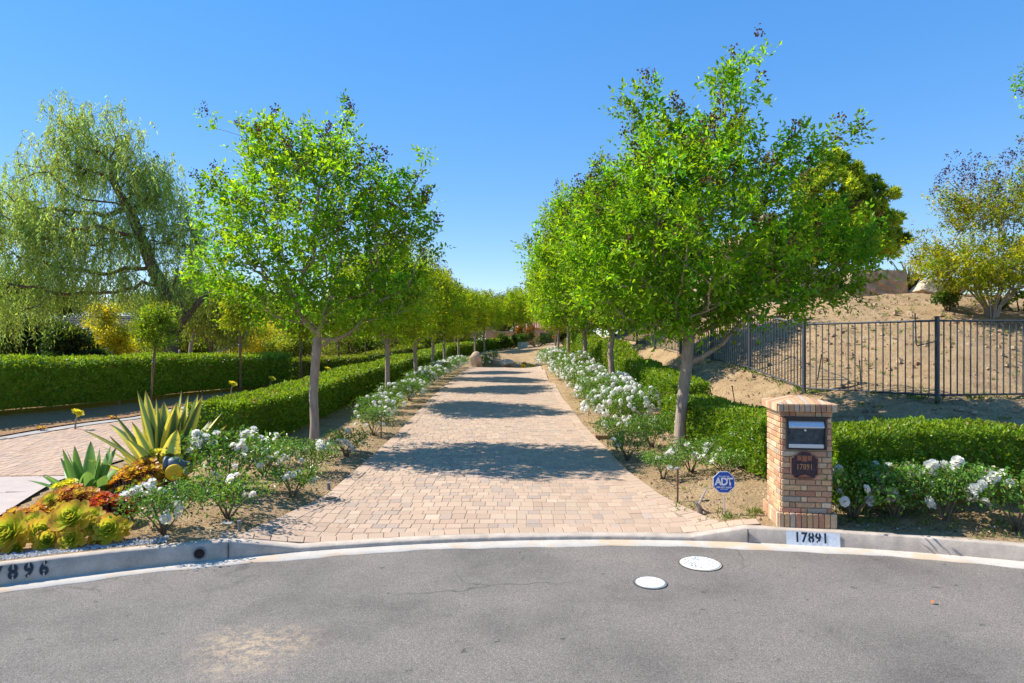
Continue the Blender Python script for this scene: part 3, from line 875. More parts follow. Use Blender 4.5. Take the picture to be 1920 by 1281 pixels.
sign_text("800.ADT.ASAP", 0.0265, -0.058, 1.0, 0.0008)
sign_text("ADT.COM", 0.018, -0.080, 1.0, 0.0003)

# ------------------------------------------------------------------ path lights
def path_light(x, y, h, label):
    z = float(G(x, y))
    o = thing("path_light", label, "garden light", (x, y, z), 0, "path lights along the driveway")
    mb = MB(); mb.tube([(0, 0, -0.05), (0, 0, h-0.03)], 0.012, 10); mb.build("post", M["bronze"], o)
    mb = MB(); mb.lathe([(0.014, h-0.035), (0.03, h-0.022), (0.036, h-0.016), (0.034, h-0.008), (0.012, h), (0.001, h+0.002)], (0, 0, 0), 18); mb.build("cap", M["concrete_post"], o)
path_light(2.08, 8.04, 0.44, "brown path light with a small grey cap beside the blue sign")
path_light(-2.72, 13.3, 0.46, "path light below the white roses by the second left tree")
path_light(1.98, 16.5, 0.42, "path light in front of the dense white rose row")
# short concrete marker stub beside the left end of the driveway
o = thing("marker_stub", "short weathered stub at the left corner of the driveway", "stub", (-2.82, 6.62, 0.17))
mb = MB(); mb.tube([(0, 0, -0.05), (0.002, 0, 0.06)], 0.015, 10); mb.build("shaft", M["concrete_post"], o)
mb = MB(); mb.tube([(0.002, 0, 0.06), (0.002, 0, 0.078)], 0.021, 10); mb.build("head", M["concrete_post"], o)
o = thing("sprinkler", "small dark sprinkler head in the soil by the left border", "sprinkler", (-2.55, 8.9, float(G(-2.55, 8.9))))
mb = MB(); mb.tube([(0, 0, -0.03), (0, 0, 0.06)], 0.022, 10); mb.tube([(0, 0, 0.06), (0, 0, 0.075)], 0.03, 10); mb.build("body", M["concrete_post"], o)

# ------------------------------------------------------------------ fire hydrant
hx, hy = -4.13, 7.83; hz = float(G(hx, hy))
hd = thing("fire_hydrant", "grey hydrant with a round yellow cap among the succulents", "hydrant", (hx, hy, hz), rad(12))
mb = MB(); mb.lathe([(0.055, -0.05), (0.055, 0.05), (0.05, 0.07), (0.055, 0.26), (0.062, 0.3)], (0, 0, 0), 18); mb.build("stem", M["concrete_post"], hd, True)
mb = MB()
mb.lathe([(0.07, 0.27), (0.09, 0.30), (0.095, 0.38), (0.09, 0.44), (0.07, 0.475), (0.03, 0.49), (0.001, 0.492)], (0, 0, 0), 20)
mb.lathe([(0.075, 0.0), (0.075, 0.12), (0.086, 0.12), (0.086, 0.15)], (0.04, 0, 0.41), 18, (-1, 0, 0.05))
mb.lathe([(0.06, 0.0), (0.05, 0.07), (0.03, 0.1), (0.022, 0.13), (0.022, 0.17), (0.001, 0.17)], (0.03, 0, 0.405), 14, (1, 0.1, 0.0))
mb.lathe([(0.07, 0.0), (0.08, 0.1), (0.086, 0.12)], (0, 0, 0.34), 18, (0.25, -1, -0.12))
mb.build("body", M["hydrant"], hd, True)
mb = MB(); cx_ = Vector((0.25, -1, -0.12)).normalized()*0.115
mb.lathe([(0.098, 0.0), (0.098, 0.03), (0.085, 0.04), (0.03, 0.044), (0.026, 0.058), (0.001, 0.058)], (cx_.x, cx_.y, 0.34+cx_.z), 24, (0.25, -1, -0.12)); mb.build("cap", M["yellow"], hd)
# ------------------------------------------------------------------ branching trees
class Skeleton:
    def __init__(s, trunk):
        s.P = [np.array(p, float) for p in trunk]; s.par = [-1]+list(range(len(trunk)-1)); s.fork0 = 1
        s.L = [0.0]
        for i in range(1, len(trunk)): s.L.append(s.L[-1]+float(np.linalg.norm(s.P[i]-s.P[i-1])))
def grow(trunk, targets, rng, fork_from, alpha=0.35, step=0.3, wob=0.05, up=0.15, down_pen=1.2):
    """joins every target point to the growing tree by the cheapest path"""
    sk = Skeleton(trunk)
    base = np.array(trunk[-1], float)
    order = np.argsort(np.linalg.norm(targets-base, axis=1))
    tips = []
    for ti in order:
        t = targets[ti]
        P = np.array(sk.P); L = np.array(sk.L)
        d = np.linalg.norm(P-t, axis=1)
        cost = d + alpha*L + down_pen*np.clip(P[:, 2]-t[2], 0, None)
        cost[:fork_from] = 1e9
        j = int(np.argmin(cost)); d0 = d[j]
        n = max(1, int(round(d0/step)))
        prev = j; p0 = sk.P[j].copy()
        side = rng.normal(0, 1, 3)*wob*d0; sag = np.array([0, 0, up*d0*0.5])
        for k in range(1, n+1):
            f = k/n
            p = p0+(t-p0)*f + (side - sag*0.0)*math.sin(math.pi*f) + np.array([0, 0, -up*d0*math.sin(math.pi*f)*0.5])
            if k < n: p = p+rng.normal(0, 0.012, 3)*min(1, d0)
            sk.P.append(p); sk.par.append(prev); sk.L.append(sk.L[prev]+float(np.linalg.norm(p-sk.P[prev]))); prev = len(sk.P)-1
        tips.append(prev)
    n = len(sk.P); par = np.array(sk.par)
    ch = [[] for _ in range(n)]
    for i in range(1, n): ch[par[i]].append(i)
    return sk, ch, tips
def radii(sk, ch, tip_r, p=2.3, trunk_r=None, ntr=0):
    n = len(sk.P); r = np.zeros(n)
    for i in range(n-1, -1, -1):
        r[i] = tip_r if not ch[i] else sum(r[c]**p for c in ch[i])**(1/p)
    if trunk_r is not None:
        k = trunk_r/r[min(ntr, n-1)]
        r = tip_r + (r-tip_r)*(trunk_r-tip_r)/(r[min(ntr, n-1)]-tip_r+1e-9)
    return r
def skeleton_mesh(mb, sk, ch, r, flare=0.0, min_r=0.0):
    P = sk.P
    stack = [(0, None)]
    while stack:
        i, pr = stack.pop()
        chain = [i] if pr is None else [pr, i]
        while ch[chain[-1]]:
            cs = sorted(ch[chain[-1]], key=lambda c: -r[c])
            for c in cs[1:]: stack.append((c, chain[-1]))
            chain.append(cs[0])
        if len(chain) < 2: continue
        rr_ = [r[c] for c in chain]
        if pr is not None: rr_[0] = min(rr_[0], rr_[1]*1.25)
        if max(rr_[1:]) < min_r: continue
        n = 4 if rr_[1] < 0.012 else (6 if rr_[1] < 0.04 else 10)
        if pr is None and flare: rr_[0] *= 1+flare
        mb.tube([P[c] for c in chain], rr_, n, cap=False)
def blob_points(blobs, n, rng, hollow=0.35, mind=0.22):
    """points spread through a union of ellipsoids (cx,cy,cz,rx,ry,rz), thinner towards the middle"""
    B = np.array(blobs, float)
    vol = B[:, 3]*B[:, 4]*B[:, 5]; w = vol**0.8; w /= w.sum()
    out = []
    tries = 0
    while len(out) < n and tries < n*60:
        tries += 1
        b = B[rng.choice(len(B), p=w)]
        v = unit(rng.normal(0, 1, 3)); q = rng.random()**(1/3)
        if q < 0.62 and rng.random() < hollow: continue
        p = b[:3]+v*q*b[3:]
        if out and mind > 0:
            d = np.min(np.linalg.norm(np.array(out)-p, axis=1))
            if d < mind*(0.4+0.6*rng.random()): continue
        out.append(p)
    return np.array(out)
def shoots(tips, centre, rng, ns, nl_, length, lsize, base, spread=0.9, upw=0.45, aspect=0.48, tipcol=None, dv=0.24, dh=0.10, top=None):
    """leafy shoots at the branch ends: leaves set in pairs along each"""
    P, D, N, L, C = [], [], [], [], []
    n = len(tips)
    clump = np.clip(1+rng.normal(0, .26, (n, 1)), .5, 1.6); chue = rng.normal(0, .10, (n, 1))
    for s in range(ns):
        out = unit(tips-centre)
        d = unit(out*0.6 + rng.normal(0, spread*0.6, (n, 3)) + np.array([0, 0, upw]))
        ln = length*rng.uniform(.55, 1.25, n)
        st = tips + rng.normal(0, 0.09, (n, 3))*length/0.35
        tint = clump*np.clip(1+rng.normal(0, dv*0.6, (n, 1)), .55, 1.6)
        hue = chue+rng.normal(0, dh*.8, (n, 1))
        for k in range(nl_):
            f = (k+0.5)/nl_
            p = st + d*(ln*f)[:, None] + np.array([0, 0, -0.12])*(ln*f*f)[:, None] + rng.normal(0, .015, (n, 3))
            side = unit(np.cross(d, rng.normal(0, 1, (n, 3))))
            ld = unit(d*0.55 + side*(1.0 if k < nl_-1 else 0.1))
            nn = unit(np.array([0, 0, 1.0]) + rng.normal(0, .55, (n, 3)))
            c = np.asarray(base)*tint
            h2 = hue + (0.28*f*f if tipcol is None else 0)
            c = c*np.concatenate([1+h2*1.6, 1+h2*0.35, 1-h2], 1)
            c = c*np.clip(1+rng.normal(0, dv*.6, (n, 1)), .55, 1.6)
            if tipcol is not None and k >= nl_-2:
                c = c*0.5+np.asarray(tipcol)*0.5
            P.append(p); D.append(ld); N.append(nn); L.append(lsize*rng.uniform(.5, 1.4, n)*(1-.25*f)); C.append(c)
    P = np.concatenate(P); D = np.concatenate(D); N = np.concatenate(N); L = np.concatenate(L); C = np.clip(np.concatenate(C), .003, .9)
    return leaves(P, D, N, L, L*aspect, C)
def seed_sprays(tips, rng, size, col=(0.05, 0.028, 0.03), n=16):
    P = np.repeat(tips, n, axis=0)
    m = len(P)
    o = unit(rng.normal(0, 1, (m, 3))+np.array([0, 0, .5]))*(rng.random((m, 1))**.6)*size
    o[:, 2] *= 1.35
    P = P+o
    C = np.clip(np.asarray(col)*rng.uniform(.6, 1.9, (m, 1)), .004, .5)
    return leaves(P, rng.normal(0, 1, (m, 3)), rng.normal(0, 1, (m, 3)), 0.05*rng.uniform(.7, 1.3, m), 0.042, C)

def leafy_tree(name, label, cat, loc, blobs, trunk, trunk_r, rng, ncl, ns, nl_, length, lsize, base, bark, group=None, tip_r=0.0045, seeds=0.0, seed_min=0.0,
               alpha=0.35, mind=0.24, min_r=0.0, seedcol=(0.13, 0.06, 0.03), rotz=0.0, scale=1.0, down_pen=1.2, extra=None, hollow=0.35, seed_n=16, seed_size=0.10, dv=.24, dh=.10, upw=.45, fork_from=None, leafmat="leaf"):
    T = blob_points(blobs, ncl, rng, hollow, mind)
    ff = len(trunk)-1 if fork_from is None else fork_from
    sk, ch, tips = grow(trunk, T, rng, ff, alpha, down_pen=down_pen)
    r = radii(sk, ch, tip_r, 2.4, trunk_r, max(len(trunk)-1, 0))
    root = thing(name, label, cat, loc, rotz, group)
    root.scale = (scale,)*3
    mb = MB(); skeleton_mesh(mb, sk, ch, r, 0.25, min_r)
    if extra: extra(mb)
    mb.build("trunk", M[bark], root, True)
    tp = np.array([sk.P[i] for i in tips])
    centre = np.average(np.array(blobs)[:, :3], axis=0, weights=np.array(blobs)[:, 3])
    centre = centre - np.array([0, 0, 0.6])
    V, C = shoots(tp, centre, rng, ns, nl_, length, lsize, base, dv=dv, dh=dh, upw=upw)
    obj_from_mesh("crown", quad_mesh("crown", V, C, M[leafmat]), root)
    if seeds > 0:
        k = (rng.random(len(tp)) < seeds*np.clip((tp[:, 2]-seed_min)/1.5, 0, 1)*1.0)
        out = unit(tp-centre)
        sp = (tp+out*length*0.8+np.array([0, 0, length*.35]))[k]
        if len(sp):
            V, C = seed_sprays(sp, rng, seed_size, seedcol, seed_n)
            obj_from_mesh("seed_heads", quad_mesh("seed_heads", V, C, M["seed"]), root)
    return root

GREEN = (0.160, 0.325, 0.014)
LIME = (0.19, 0.27, 0.018)
CREPE = "crepe myrtles lining the driveway"
def at(px, py, Y):
    """world x and z of a point of the photo at depth Y"""
    return (px-960)/1200*Y, CAM_H-(py-640.5)/1200*Y
# -- nearest tree on the left
ra = np.random.default_rng(21)
tx, ty = -3.68, 11.9; tz = float(G(tx, ty))
bl = [(0, 0, 4.45, 1.75, 1.6, 1.45), (.1, 0, 2.85, 1.6, 1.3, .5), (-1.65, .1, 4.7, .65, .7, .6), (-1.55, -.2, 3.45, .7, .7, .6), (1.55, .2, 4.6, .65, .7, .75), (1.5, -.2, 3.0, .75, .8, .5),
      (-.3, .1, 5.85, 1.2, 1.0, .45), (-1.95, 0, 6.25, .14, .14, .1), (-1.5, 0, 6.5, .16, .16, .25), (.55, 0, 6.45, .22, .2, .3), (2.05, 0, 5.35, .22, .2, .35), (2.1, 0, 4.1, .25, .3, .3), (-.9, -.3, 6.05, .4, .4, .3), (0.8, .2, 2.4, .5, .4, .2)]
treeA = leafy_tree("crepe_myrtle", "nearest crepe myrtle in the left row, round crown, white roses at its foot", "tree", (tx, ty, tz), bl,
    [(0, 0, -.1), (.01, 0, .5), (-.02, .02, 1.1), (.03, 0, 1.7), (.06, 0, 2.15)], .085, ra, 600, 6, 7, .34, .12, GREEN, "bark_crepe", CREPE, seeds=.34, seed_min=3.4, seed_n=26, seed_size=.13)
# -- nearest tree on the right: taller, leaning leader
rb2 = np.random.default_rng(33)
tx, ty = 3.0, 11.4; tz = float(G(tx, ty))
bl = [(.1, 0, 3.75, 2.1, 2.0, 1.65), (-.95, 0, 3.5, 1.1, 1.2, 1.4), (2.1, .1, 3.3, 1.05, 1.0, .75), (1.3, -.3, 2.65, .95, .9, .40), (.2, .1, 5.2, 1.15, 1.0, .75), (1.0, 0, 6.2, .36, .34, .75), (1.3, 0, 7.0, .22, .2, .35), (1.55, 0, 7.45, .14, .14, .22), (.8, 0, 7.0, .14, .14, .2),
      (.75, .1, 6.5, .3, .3, .3), (2.1, 0, 5.0, .6, .6, .65), (2.95, 0, 5.7, .28, .25, .22), (3.1, .1, 3.5, .5, .5, .7), (-.6, 0, 5.9, .5, .5, .45), (2.6, 0, 4.2, .5, .5, .5), (0, 0, 2.3, .8, .8, .25)]
treeB = leafy_tree("crepe_myrtle", "nearest crepe myrtle in the right row, tall leader leaning right, behind the blue sign", "tree", (tx, ty, tz), bl,
    [(-.02, 0, -.1), (.0, 0, .5), (.06, .02, 1.1), (.12, 0, 1.6), (.14, 0, 2.0)], .10, rb2, 760, 8, 7, .36, .12, (.155, .325, .014), "bark_crepe", CREPE, seeds=.42, seed_min=3.0, seed_n=26, seed_size=.13)
def low_limb(root, pts, r0, r1):
    mb = MB(); mb.tube(pts, list(np.linspace(r0, r1, len(pts))), 8); mb.build("limb", M["bark_crepe"], root, True)
low_limb(treeB, [(.10, 0, 1.55), (.38, -.02, 1.68), (.75, -.03, 1.92), (1.05, -.02, 2.3), (1.3, 0, 2.5)], .055, .02)
low_limb(treeA, [(.06, 0, 1.95), (.35, 0, 2.12), (.75, 0, 2.24), (1.1, 0, 2.5)], .032, .012)
treeA.scale = (.945, .945, .945)
# -- two more of the kind, copied along the rows
rc = np.random.default_rng(45)
bl = [(0, 0, 3.5, 1.6, 1.6, 1.25), (.5, -.5, 2.5, 1.1, 1.0, .5), (-.9, .4, 2.9, .9, .9, .7), (.9, .6, 3.9, .9, .9, .9), (-.4, -.3, 4.7, .7, .7, .45), (.6, 0, 4.9, .35, .35, .4), (1.4, -.1, 3.0, .6, .6, .5)]
treeC = leafy_tree("crepe_myrtle", "x", "tree", (0, -60, 0), bl, [(0, 0, -.1), (.02, 0, .7), (-.02, 0, 1.5), (.02, 0, 1.95)], .075, rc, 420, 8, 7, .38, .115, (.19, .325, .013), "bark_crepe", CREPE, seeds=.22, seed_min=3.0, seed_n=22, seed_size=.13, min_r=.006)
rd = np.random.default_rng(46)
bl = [(0, 0, 4.6, 2.3, 2.2, 1.9), (-1.3, -.4, 3.4, 1.3, 1.2, .9), (1.3, .4, 3.6, 1.3, 1.2, 1.0), (.2, .1, 6.3, 1.3, 1.3, .8), (-1.3, .3, 5.6, .8, .8, .7), (.9, -.2, 7.2, .45, .45, .6), (-.5, .1, 7.1, .4, .4, .5), (-2.2, 0, 4.6, .6, .6, .8), (0, 0, 2.7, 1.2, 1.2, .4)]
treeD = leafy_tree("crepe_myrtle", "x", "tree", (0, -70, 0), bl, [(0, 0, -.1), (.02, 0, .7), (-.03, .02, 1.5), (.02, 0, 2.1)], .095, rd, 620, 8, 7, .46, .135, (.175, .33, .013), "bark_crepe", CREPE, seeds=.28, seed_min=4.0, seed_n=22, seed_size=.15, min_r=.006)
ORD = ["nearest", "second", "third", "fourth", "fifth", "sixth", "seventh", "eighth", "ninth", "tenth"]
left_row = [(-3.58, 18.4, .92, 2.0, (1.1, 1.02, .9, 1), "C"), (-3.58, 23.7, .94, .6, (1.2, 1.05, .8, 1), "C"), (-3.6, 29.1, .95, 4.0, (1.15, 1.05, .8, 1), "C"), (-3.62, 34.2, .94, 1.1, (1.15, 1.0, .8, 1), "C"), (-3.9, 46.6, 1.0, 5.3, (1.15, 1.05, .8, 1), "C"), (-3.0, 52, 1.0, 2.7, (1.2, 1.05, .8, 1), "C"), (-2.45, 56, 1.0, .2, (1.2, 1.1, .8, 1), "C")]
right_row = [(3.0, 19.3, .96, .3, (1.0, 1, 1, 1), "D"), (3.0, 26.5, .98, 3.3, (.95, 1, 1, 1), "D"), (3.0, 34, .96, 1.8, (1.1, 1.05, 1, 1), "D"), (3.05, 42.4, .9, 4.6, (1.25, 1.08, .9, 1), "D"), (3.4, 50, .85, 2.6, (1.3, 1.05, .9, 1), "D")]
first = {"C": treeC, "D": treeD}; used_ = set()
def put_tree(k, x, y, sc, rz, tint, label, group=CREPE):
    z = float(G(x, y))
    if k not in used_:
        used_.add(k); o = first[k]; o.location = (x, y, z); o.rotation_euler = (0, 0, rz); o.scale = (sc,)*3; o["label"] = label; o["group"] = group
        for c in o.children: c.color = tint
        return o
    return dup_tree(first[k], (x, y, z), rz, sc, label, group, tint)
for i, (x, y, sc, rz, tint, k) in enumerate(left_row):
    put_tree(k, x, y, sc, rz, tint, f"{ORD[i+1]} crepe myrtle from the street in the left driveway row" + (", yellowing" if i > 3 else ""))
for i, (x, y, sc, rz, tint, k) in enumerate(right_row):
    put_tree(k, x, y, sc, rz, tint, f"{ORD[i+1]} crepe myrtle from the street in the right driveway row")
# more crowns behind the end of the drive
put_tree("C", .2, 60, 1.05, 1.0, (1.15, 1.05, .8, 1), "small yellow green tree above the dirt mound where the drive ends", "trees past the end of the drive")
put_tree("C", 1.2, 66, 1.1, 4.0, (1.2, 1.08, .8, 1), "yellow green tree with pale trunks behind the dirt mound", "trees past the end of the drive")
put_tree("C", -5.2, 58, 1.1, 3.0, (1.35, 1.05, .7, 1), "amber tinted tree behind the far bend of the left hedge", "trees past the end of the drive")
put_tree("D", 8.5, 33, .8, 2.0, (.9, 1, 1, 1), "dark green tree behind the iron fence far up the right slope", "trees past the end of the drive")

# ------------------------------------------------------------------ staked saplings on the left strip
rs = np.random.default_rng(51)
bl = [(0, 0, 2.45, .55, .55, .5), (.15, 0, 3.0, .4, .4, .4), (-.2, .1, 2.9, .35, .35, .3)]
sap = leafy_tree("staked_sapling", "x", "tree", (0, -50, 0), bl, [(0, 0, -.05), (.01, 0, .8), (-.01, 0, 1.5), (.02, 0, 2.0)], .03, rs, 110, 7, 8, .3, .095, LIME, "bark_young", "staked saplings in front of the far hedge", tip_r=.004)
mb = MB(); mb.tube([(.05, -.03, -.05), (.03, -.03, 1.0), (.06, -.03, 1.95)], .022, 8); mb.build("stake", M["wood"], sap)
mb = MB(); mb.lathe([(.06, 0), (.066, .006), (.066, .03), (.06, .036)], (.02, -.015, 1.5), 12); mb.build("tie", M["hydrant"], sap)
spots = [(-10.3, 18.2, .86, 0.2, (.75, .9, 1, 1), "green sapling tied to a leaning stake behind the striped agave"), (-10.0, 23.5, 1.15, 2, (1.15, 1.1, .9, 1), "lime green sapling with a full crown, second from the street on the left strip"),
         (-9.4, 28.4, 1.0, 1, (1.0, 1.0, 1, 1), "thin sapling just left of the nearest left crepe myrtle trunk"), (-9.0, 33.3, 1.05, 4, (1.1, 1.1, 1, 1), "pale trunked sapling just right of the nearest left crepe myrtle trunk"),
         (-8.7, 38, 1.0, 3, (.8, .9, 1, 1), "dark stemmed sapling behind the clipped left hedge"), (-8.3, 44, 1.0, 5, (1, 1, 1, 1), "farthest sapling of the left strip")]
for i, (x, y, sc, rz, tint, lb) in enumerate(spots):
    z = float(G(x, y))
    if i == 0:
        sap.location = (x, y, z); sap.scale = (sc,)*3; sap["label"] = lb; sap.rotation_euler = (0, rad(4), rz)
        for c in sap.children: c.color = tint
    else: dup_tree(sap, (x, y, z), rz, sc, lb, None, tint)

# ------------------------------------------------------------------ weeping pepper tree
rp = np.random.default_rng(61)
PTY = 28.0
def loc(px, py, dy=0.0):
    x, z = at(px, py, PTY); return (x-(-14.6), dy, z-0.4)
bl = []
for (px, py, rx, rz, dy, ry) in ((110, 300, 75, 70, 0, 1.5), (60, 430, 90, 110, -.5, 2.0), (180, 260, 90, 75, .3, 1.6), (230, 380, 90, 100, 0, 1.8), (60, 560, 75, 40, -1, 1.8), (160, 470, 110, 90, -.5, 2.2),
                                 (310, 400, 60, 90, .5, 1.5), (350, 480, 60, 60, .5, 1.3), (120, 230, 45, 40, 0, .8), (270, 330, 60, 50, .3, 1.0), (10, 380, 50, 60, 0, 1.5), (300, 540, 80, 30, -.3, 1.2)):
    k = PTY/1200
    a = loc(px, py, dy); bl.append((a[0], a[1], a[2], rx*k, ry, rz*k))
trunk = [loc(318, 690), loc(322, 640), loc(326, 610), loc(318, 575, .1), loc(300, 535, .1), loc(285, 500, 0), loc(262, 440, 0), loc(240, 390, 0), loc(205, 330, 0)]
T = blob_points(bl, 460, rp, .2, .3)
sk, ch, tips = grow(trunk, T, rp, 3, .22, step=.4, wob=.08, down_pen=.5)
r = radii(sk, ch, .008, 2.3, .26, 2)
pep = thing("pepper_tree", "large weeping pepper tree with reddish leaning trunk behind the far left hedge", "tree", (-14.6, PTY, .4))
mb = MB(); skeleton_mesh(mb, sk, ch, r, .3)
br2 = [loc(322, 640), loc(345, 600), loc(372, 570, -.1), (loc(396, 545, -.1)), loc(405, 515, 0), loc(390, 490, 0), loc(375, 470, 0), loc(355, 430, .1), loc(345, 400, .1)]
mb.tube(br2, [.17, .15, .13, .11, .09, .08, .06, .04, .02], 8)
mb.tube([loc(350, 595), loc(335, 560, .1), loc(322, 535, .2), loc(330, 500, .2)], [.07, .06, .05, .02], 7)
mb.build("trunk", M["bark_dark"], pep, True)
tp = np.array([sk.P[i] for i in tips])
def weeping(tp, rng, per, nleaf, lmin, lmax, lsize, base, drift=0.15, floor=None):
    P, D, N, C, L = [], [], [], [], []
    n = len(tp)
    for s in range(per):
        st = tp + rng.normal(0, .24, (n, 3)); ln = rng.uniform(lmin, lmax, n)
        lean = rng.normal(0, drift, (n, 2)); tint = np.clip(1+rng.normal(0, .2, (n, 1)), .5, 1.6); hue = rng.normal(0, .08, (n, 1))
        out = rng.normal(0, .35, (n, 2))
        for k in range(nleaf):
            f = (k+.5)/nleaf
            p = st.copy(); p[:, :2] += lean*(ln*f)[:, None] + out*(math.sin(f*1.5)*.4); p[:, 2] -= ln*f*f*.8+ln*f*.25-.12
            d = np.concatenate([rng.normal(0, .55, (n, 2)), np.full((n, 1), -.85)], 1)
            c = np.asarray(base)*tint*np.clip(1+rng.normal(0, .18, (n, 1)), .5, 1.6); c = c*np.concatenate([1+hue*1.5, 1+hue*.3, 1-hue], 1)
            P.append(p); D.append(d); N.append(rng.normal(0, 1, (n, 3))); C.append(c); L.append(lsize*rng.uniform(.7, 1.3, n))
    P = np.concatenate(P); L = np.concatenate(L)
    return leaves(P, np.concatenate(D), np.concatenate(N), L, L*.20, np.clip(np.concatenate(C), .003, .9), fold=.1)
V, C = weeping(tp, rp, 9, 15, .4, 1.8, .20, (.28, .385, .12))
obj_from_mesh("crown", quad_mesh("crown", V, C, M["leaf"]), pep)

# ------------------------------------------------------------------ clipped hedges
def hedge(name, label, path, width, height, leaf, dens, base, rng, group="clipped box hedges", stems=4, ref=9.0, lift=0.07, tint=(1, 1, 1, 1), hjit=0.03, zs=None):
    path = np.array(path, float)
    seg = np.linalg.norm(np.diff(path, axis=0), axis=1); s = np.concatenate([[0], np.cumsum(seg)]); Ls = s[-1]
    def pos(q):
        x = np.interp(q, s, path[:, 0]); y = np.interp(q, s, path[:, 1])
        e = 0.05
        tx = np.interp(np.minimum(q+e, Ls), s, path[:, 0])-np.interp(np.maximum(q-e, 0), s, path[:, 0]); ty = np.interp(np.minimum(q+e, Ls), s, path[:, 1])-np.interp(np.maximum(q-e, 0), s, path[:, 1])
        l = np.hypot(tx, ty)+1e-9
        return x, y, tx/l, ty/l
    mid = path[len(path)//2]
    root = thing(name, label, "hedge", (mid[0], mid[1], float(G(mid[0], mid[1]))), 0, group)
    hgt = (lambda q: np.interp(q, np.linspace(0, Ls, len(height)), height)) if isinstance(height, (list, tuple)) else (lambda q: np.full(np.shape(q), height))
    zb = lambda x, y: G(x, y)
    per = 2*np.mean(hgt(np.linspace(0, Ls, 9)))+width
    # how densely and how large by distance from the street
    qs = np.linspace(0, Ls, 200); xq, yq, _, _ = pos(qs); dist = np.hypot(xq, yq)
    w = (ref/np.maximum(dist, ref))**1.35
    n = int(dens*per*Ls*w.mean())
    cdf = np.cumsum(w); cdf /= cdf[-1]
    q = np.interp(rng.random(n), cdf, qs)
    def surf(q, u, inset):
        """u in 0..1 round the section: left side, top, right side"""
        x, y, tx, ty = pos(q); h = hgt(q)*(1+hjit*2*vnoise(x*1.1, y*1.1, 1.0)); hw = width/2-inset
        p_ = u*(2*h+width)
        side = np.where(p_ < h, -1.0, np.where(p_ > h+width, 1.0, (p_-h-width/2)/(width/2)))
        zz = np.where(p_ < h, p_, np.where(p_ > h+width, 2*h+width-p_, h))
        top = (p_ >= h) & (p_ <= h+width)
        # rounded shoulders and a slightly narrower foot
        sh_ = np.clip((np.abs(side)-.75)/.25, 0, 1)
        zz = np.where(top, zz-.05*sh_**2, zz)
        lat = side*hw*np.where(top, 1.0, 1-.10*np.clip(1-zz/(0.4*h+1e-6), 0, 1))
        X = x - ty*lat; Y = y + tx*lat
        lo = lift*np.ones_like(zz)
        Z = zb(x, y) + lo + (zz)*(1-lift/h) - inset*top
        nx_ = np.where(top, 0, -ty*np.sign(side)); ny_ = np.where(top, 0, tx*np.sign(side)); nz_ = np.where(top, 1.0, 0.15)
        return np.stack([X, Y, Z], -1), np.stack([nx_, ny_, nz_], -1)
    u = rng.random(n)
    P, N = surf(q, u, 0.0)
    # ends
    ne = int(dens*0.9*width*np.mean(height)*((ref/max(np.hypot(*path[0]), ref))**1.35))
    def endcap(q0, sgn, m):
        x, y, tx, ty = [float(a) for a in pos(np.array([q0]))]
        h = float(hgt(q0)); lat = (rng.random(m)-.5)*width; zz = rng.random(m)*h
        zz = np.minimum(zz, h-.1*(np.abs(lat)/(width/2))**4)
        bul = .10*(1-(2*lat/width)**2)
        P = np.stack([x - ty*lat + sgn*tx*bul, y + tx*lat + sgn*ty*bul, float(zb(x, y))+lift+zz*(1-lift/h)], -1)
        return P, np.tile((sgn*tx, sgn*ty, .1), (m, 1))
    Pe, Ne = endcap(0, -1, ne); Pf, Nf = endcap(Ls, 1, max(int(ne*.4), 60))
    P = np.concatenate([P, Pe, Pf]); N = np.concatenate([N, Ne, Nf]); n = len(P)
    d = np.hypot(P[:, 0], P[:, 1]); sz = leaf*(np.maximum(d, ref)/ref)**.72
    bump = vnoise(P[:, 0]*3+P[:, 2]*2, P[:, 1]*3+P[:, 2]*3, 2.2)*.09
    P = P + unit(N)*((bump - rng.random(n)**1.5*.06)*np.minimum(1, 1.0))[:, None]
    Dl = unit(N*.55 + rng.normal(0, .75, (n, 3)) + np.array([0, 0, .35]))
    Nl = unit(N + rng.normal(0, .6, (n, 3)))
    pale_mix = np.clip((N[:, 2] > .6)*0.5+rng.normal(.0, .3, n), 0, 1)[:, None]  # more of the paler yellow green on upward faces, the rest at random
    cc = vary(rng, n, base, .25, .08)
    cc = cc*(1-pale_mix*.5)+np.array((.42, .48, .03))*pale_mix*.5
    cc = cc*(1+.34*vnoise(P[:, 0]*1.6+P[:, 2], P[:, 1]*1.6-P[:, 2], 1.3))[:, None]
    br = (rng.random(n) < .02) | ((vnoise(P[:, 0]+9, P[:, 1]+P[:, 2], 2.3) > .40) & (rng.random(n) < .35))
    cc[br] = np.array((.26, .17, .05))*rng.uniform(.6, 1.3, (int(br.sum()), 1))
    L = sz*rng.uniform(.7, 1.3, n)
    V, C = leaves(P, Dl, Nl, L, L*.55, cc)
    # twiggy body inside the leaf skin
    m = max(int(Ls/0.35), 3); qq = np.linspace(0.03, Ls-0.03, m); uu = np.array([0, .1, .22, .3, .36, .44, .5, .56, .64, .7, .78, .9, 1.0])
    Q, U = np.meshgrid(qq, uu, indexing='ij'); Pc, _ = surf(Q.ravel(), U.ravel(), 0.075)
    I = np.arange(m*len(uu)).reshape(m, len(uu)); Fc = np.stack([I[:-1, :-1], I[1:, :-1], I[1:, 1:], I[:-1, 1:]], -1).reshape(-1, 4)
    caps = []
    k = len(uu)
    for row in (I[0], I[-1]):
        for j in range(k//2): caps.append((row[j], row[j+1], row[k-2-j], row[k-1-j]))
    Fc = np.concatenate([Fc, np.array(caps)])
    Cc = np.tile(np.array(base)*.8, (len(Pc), 1))
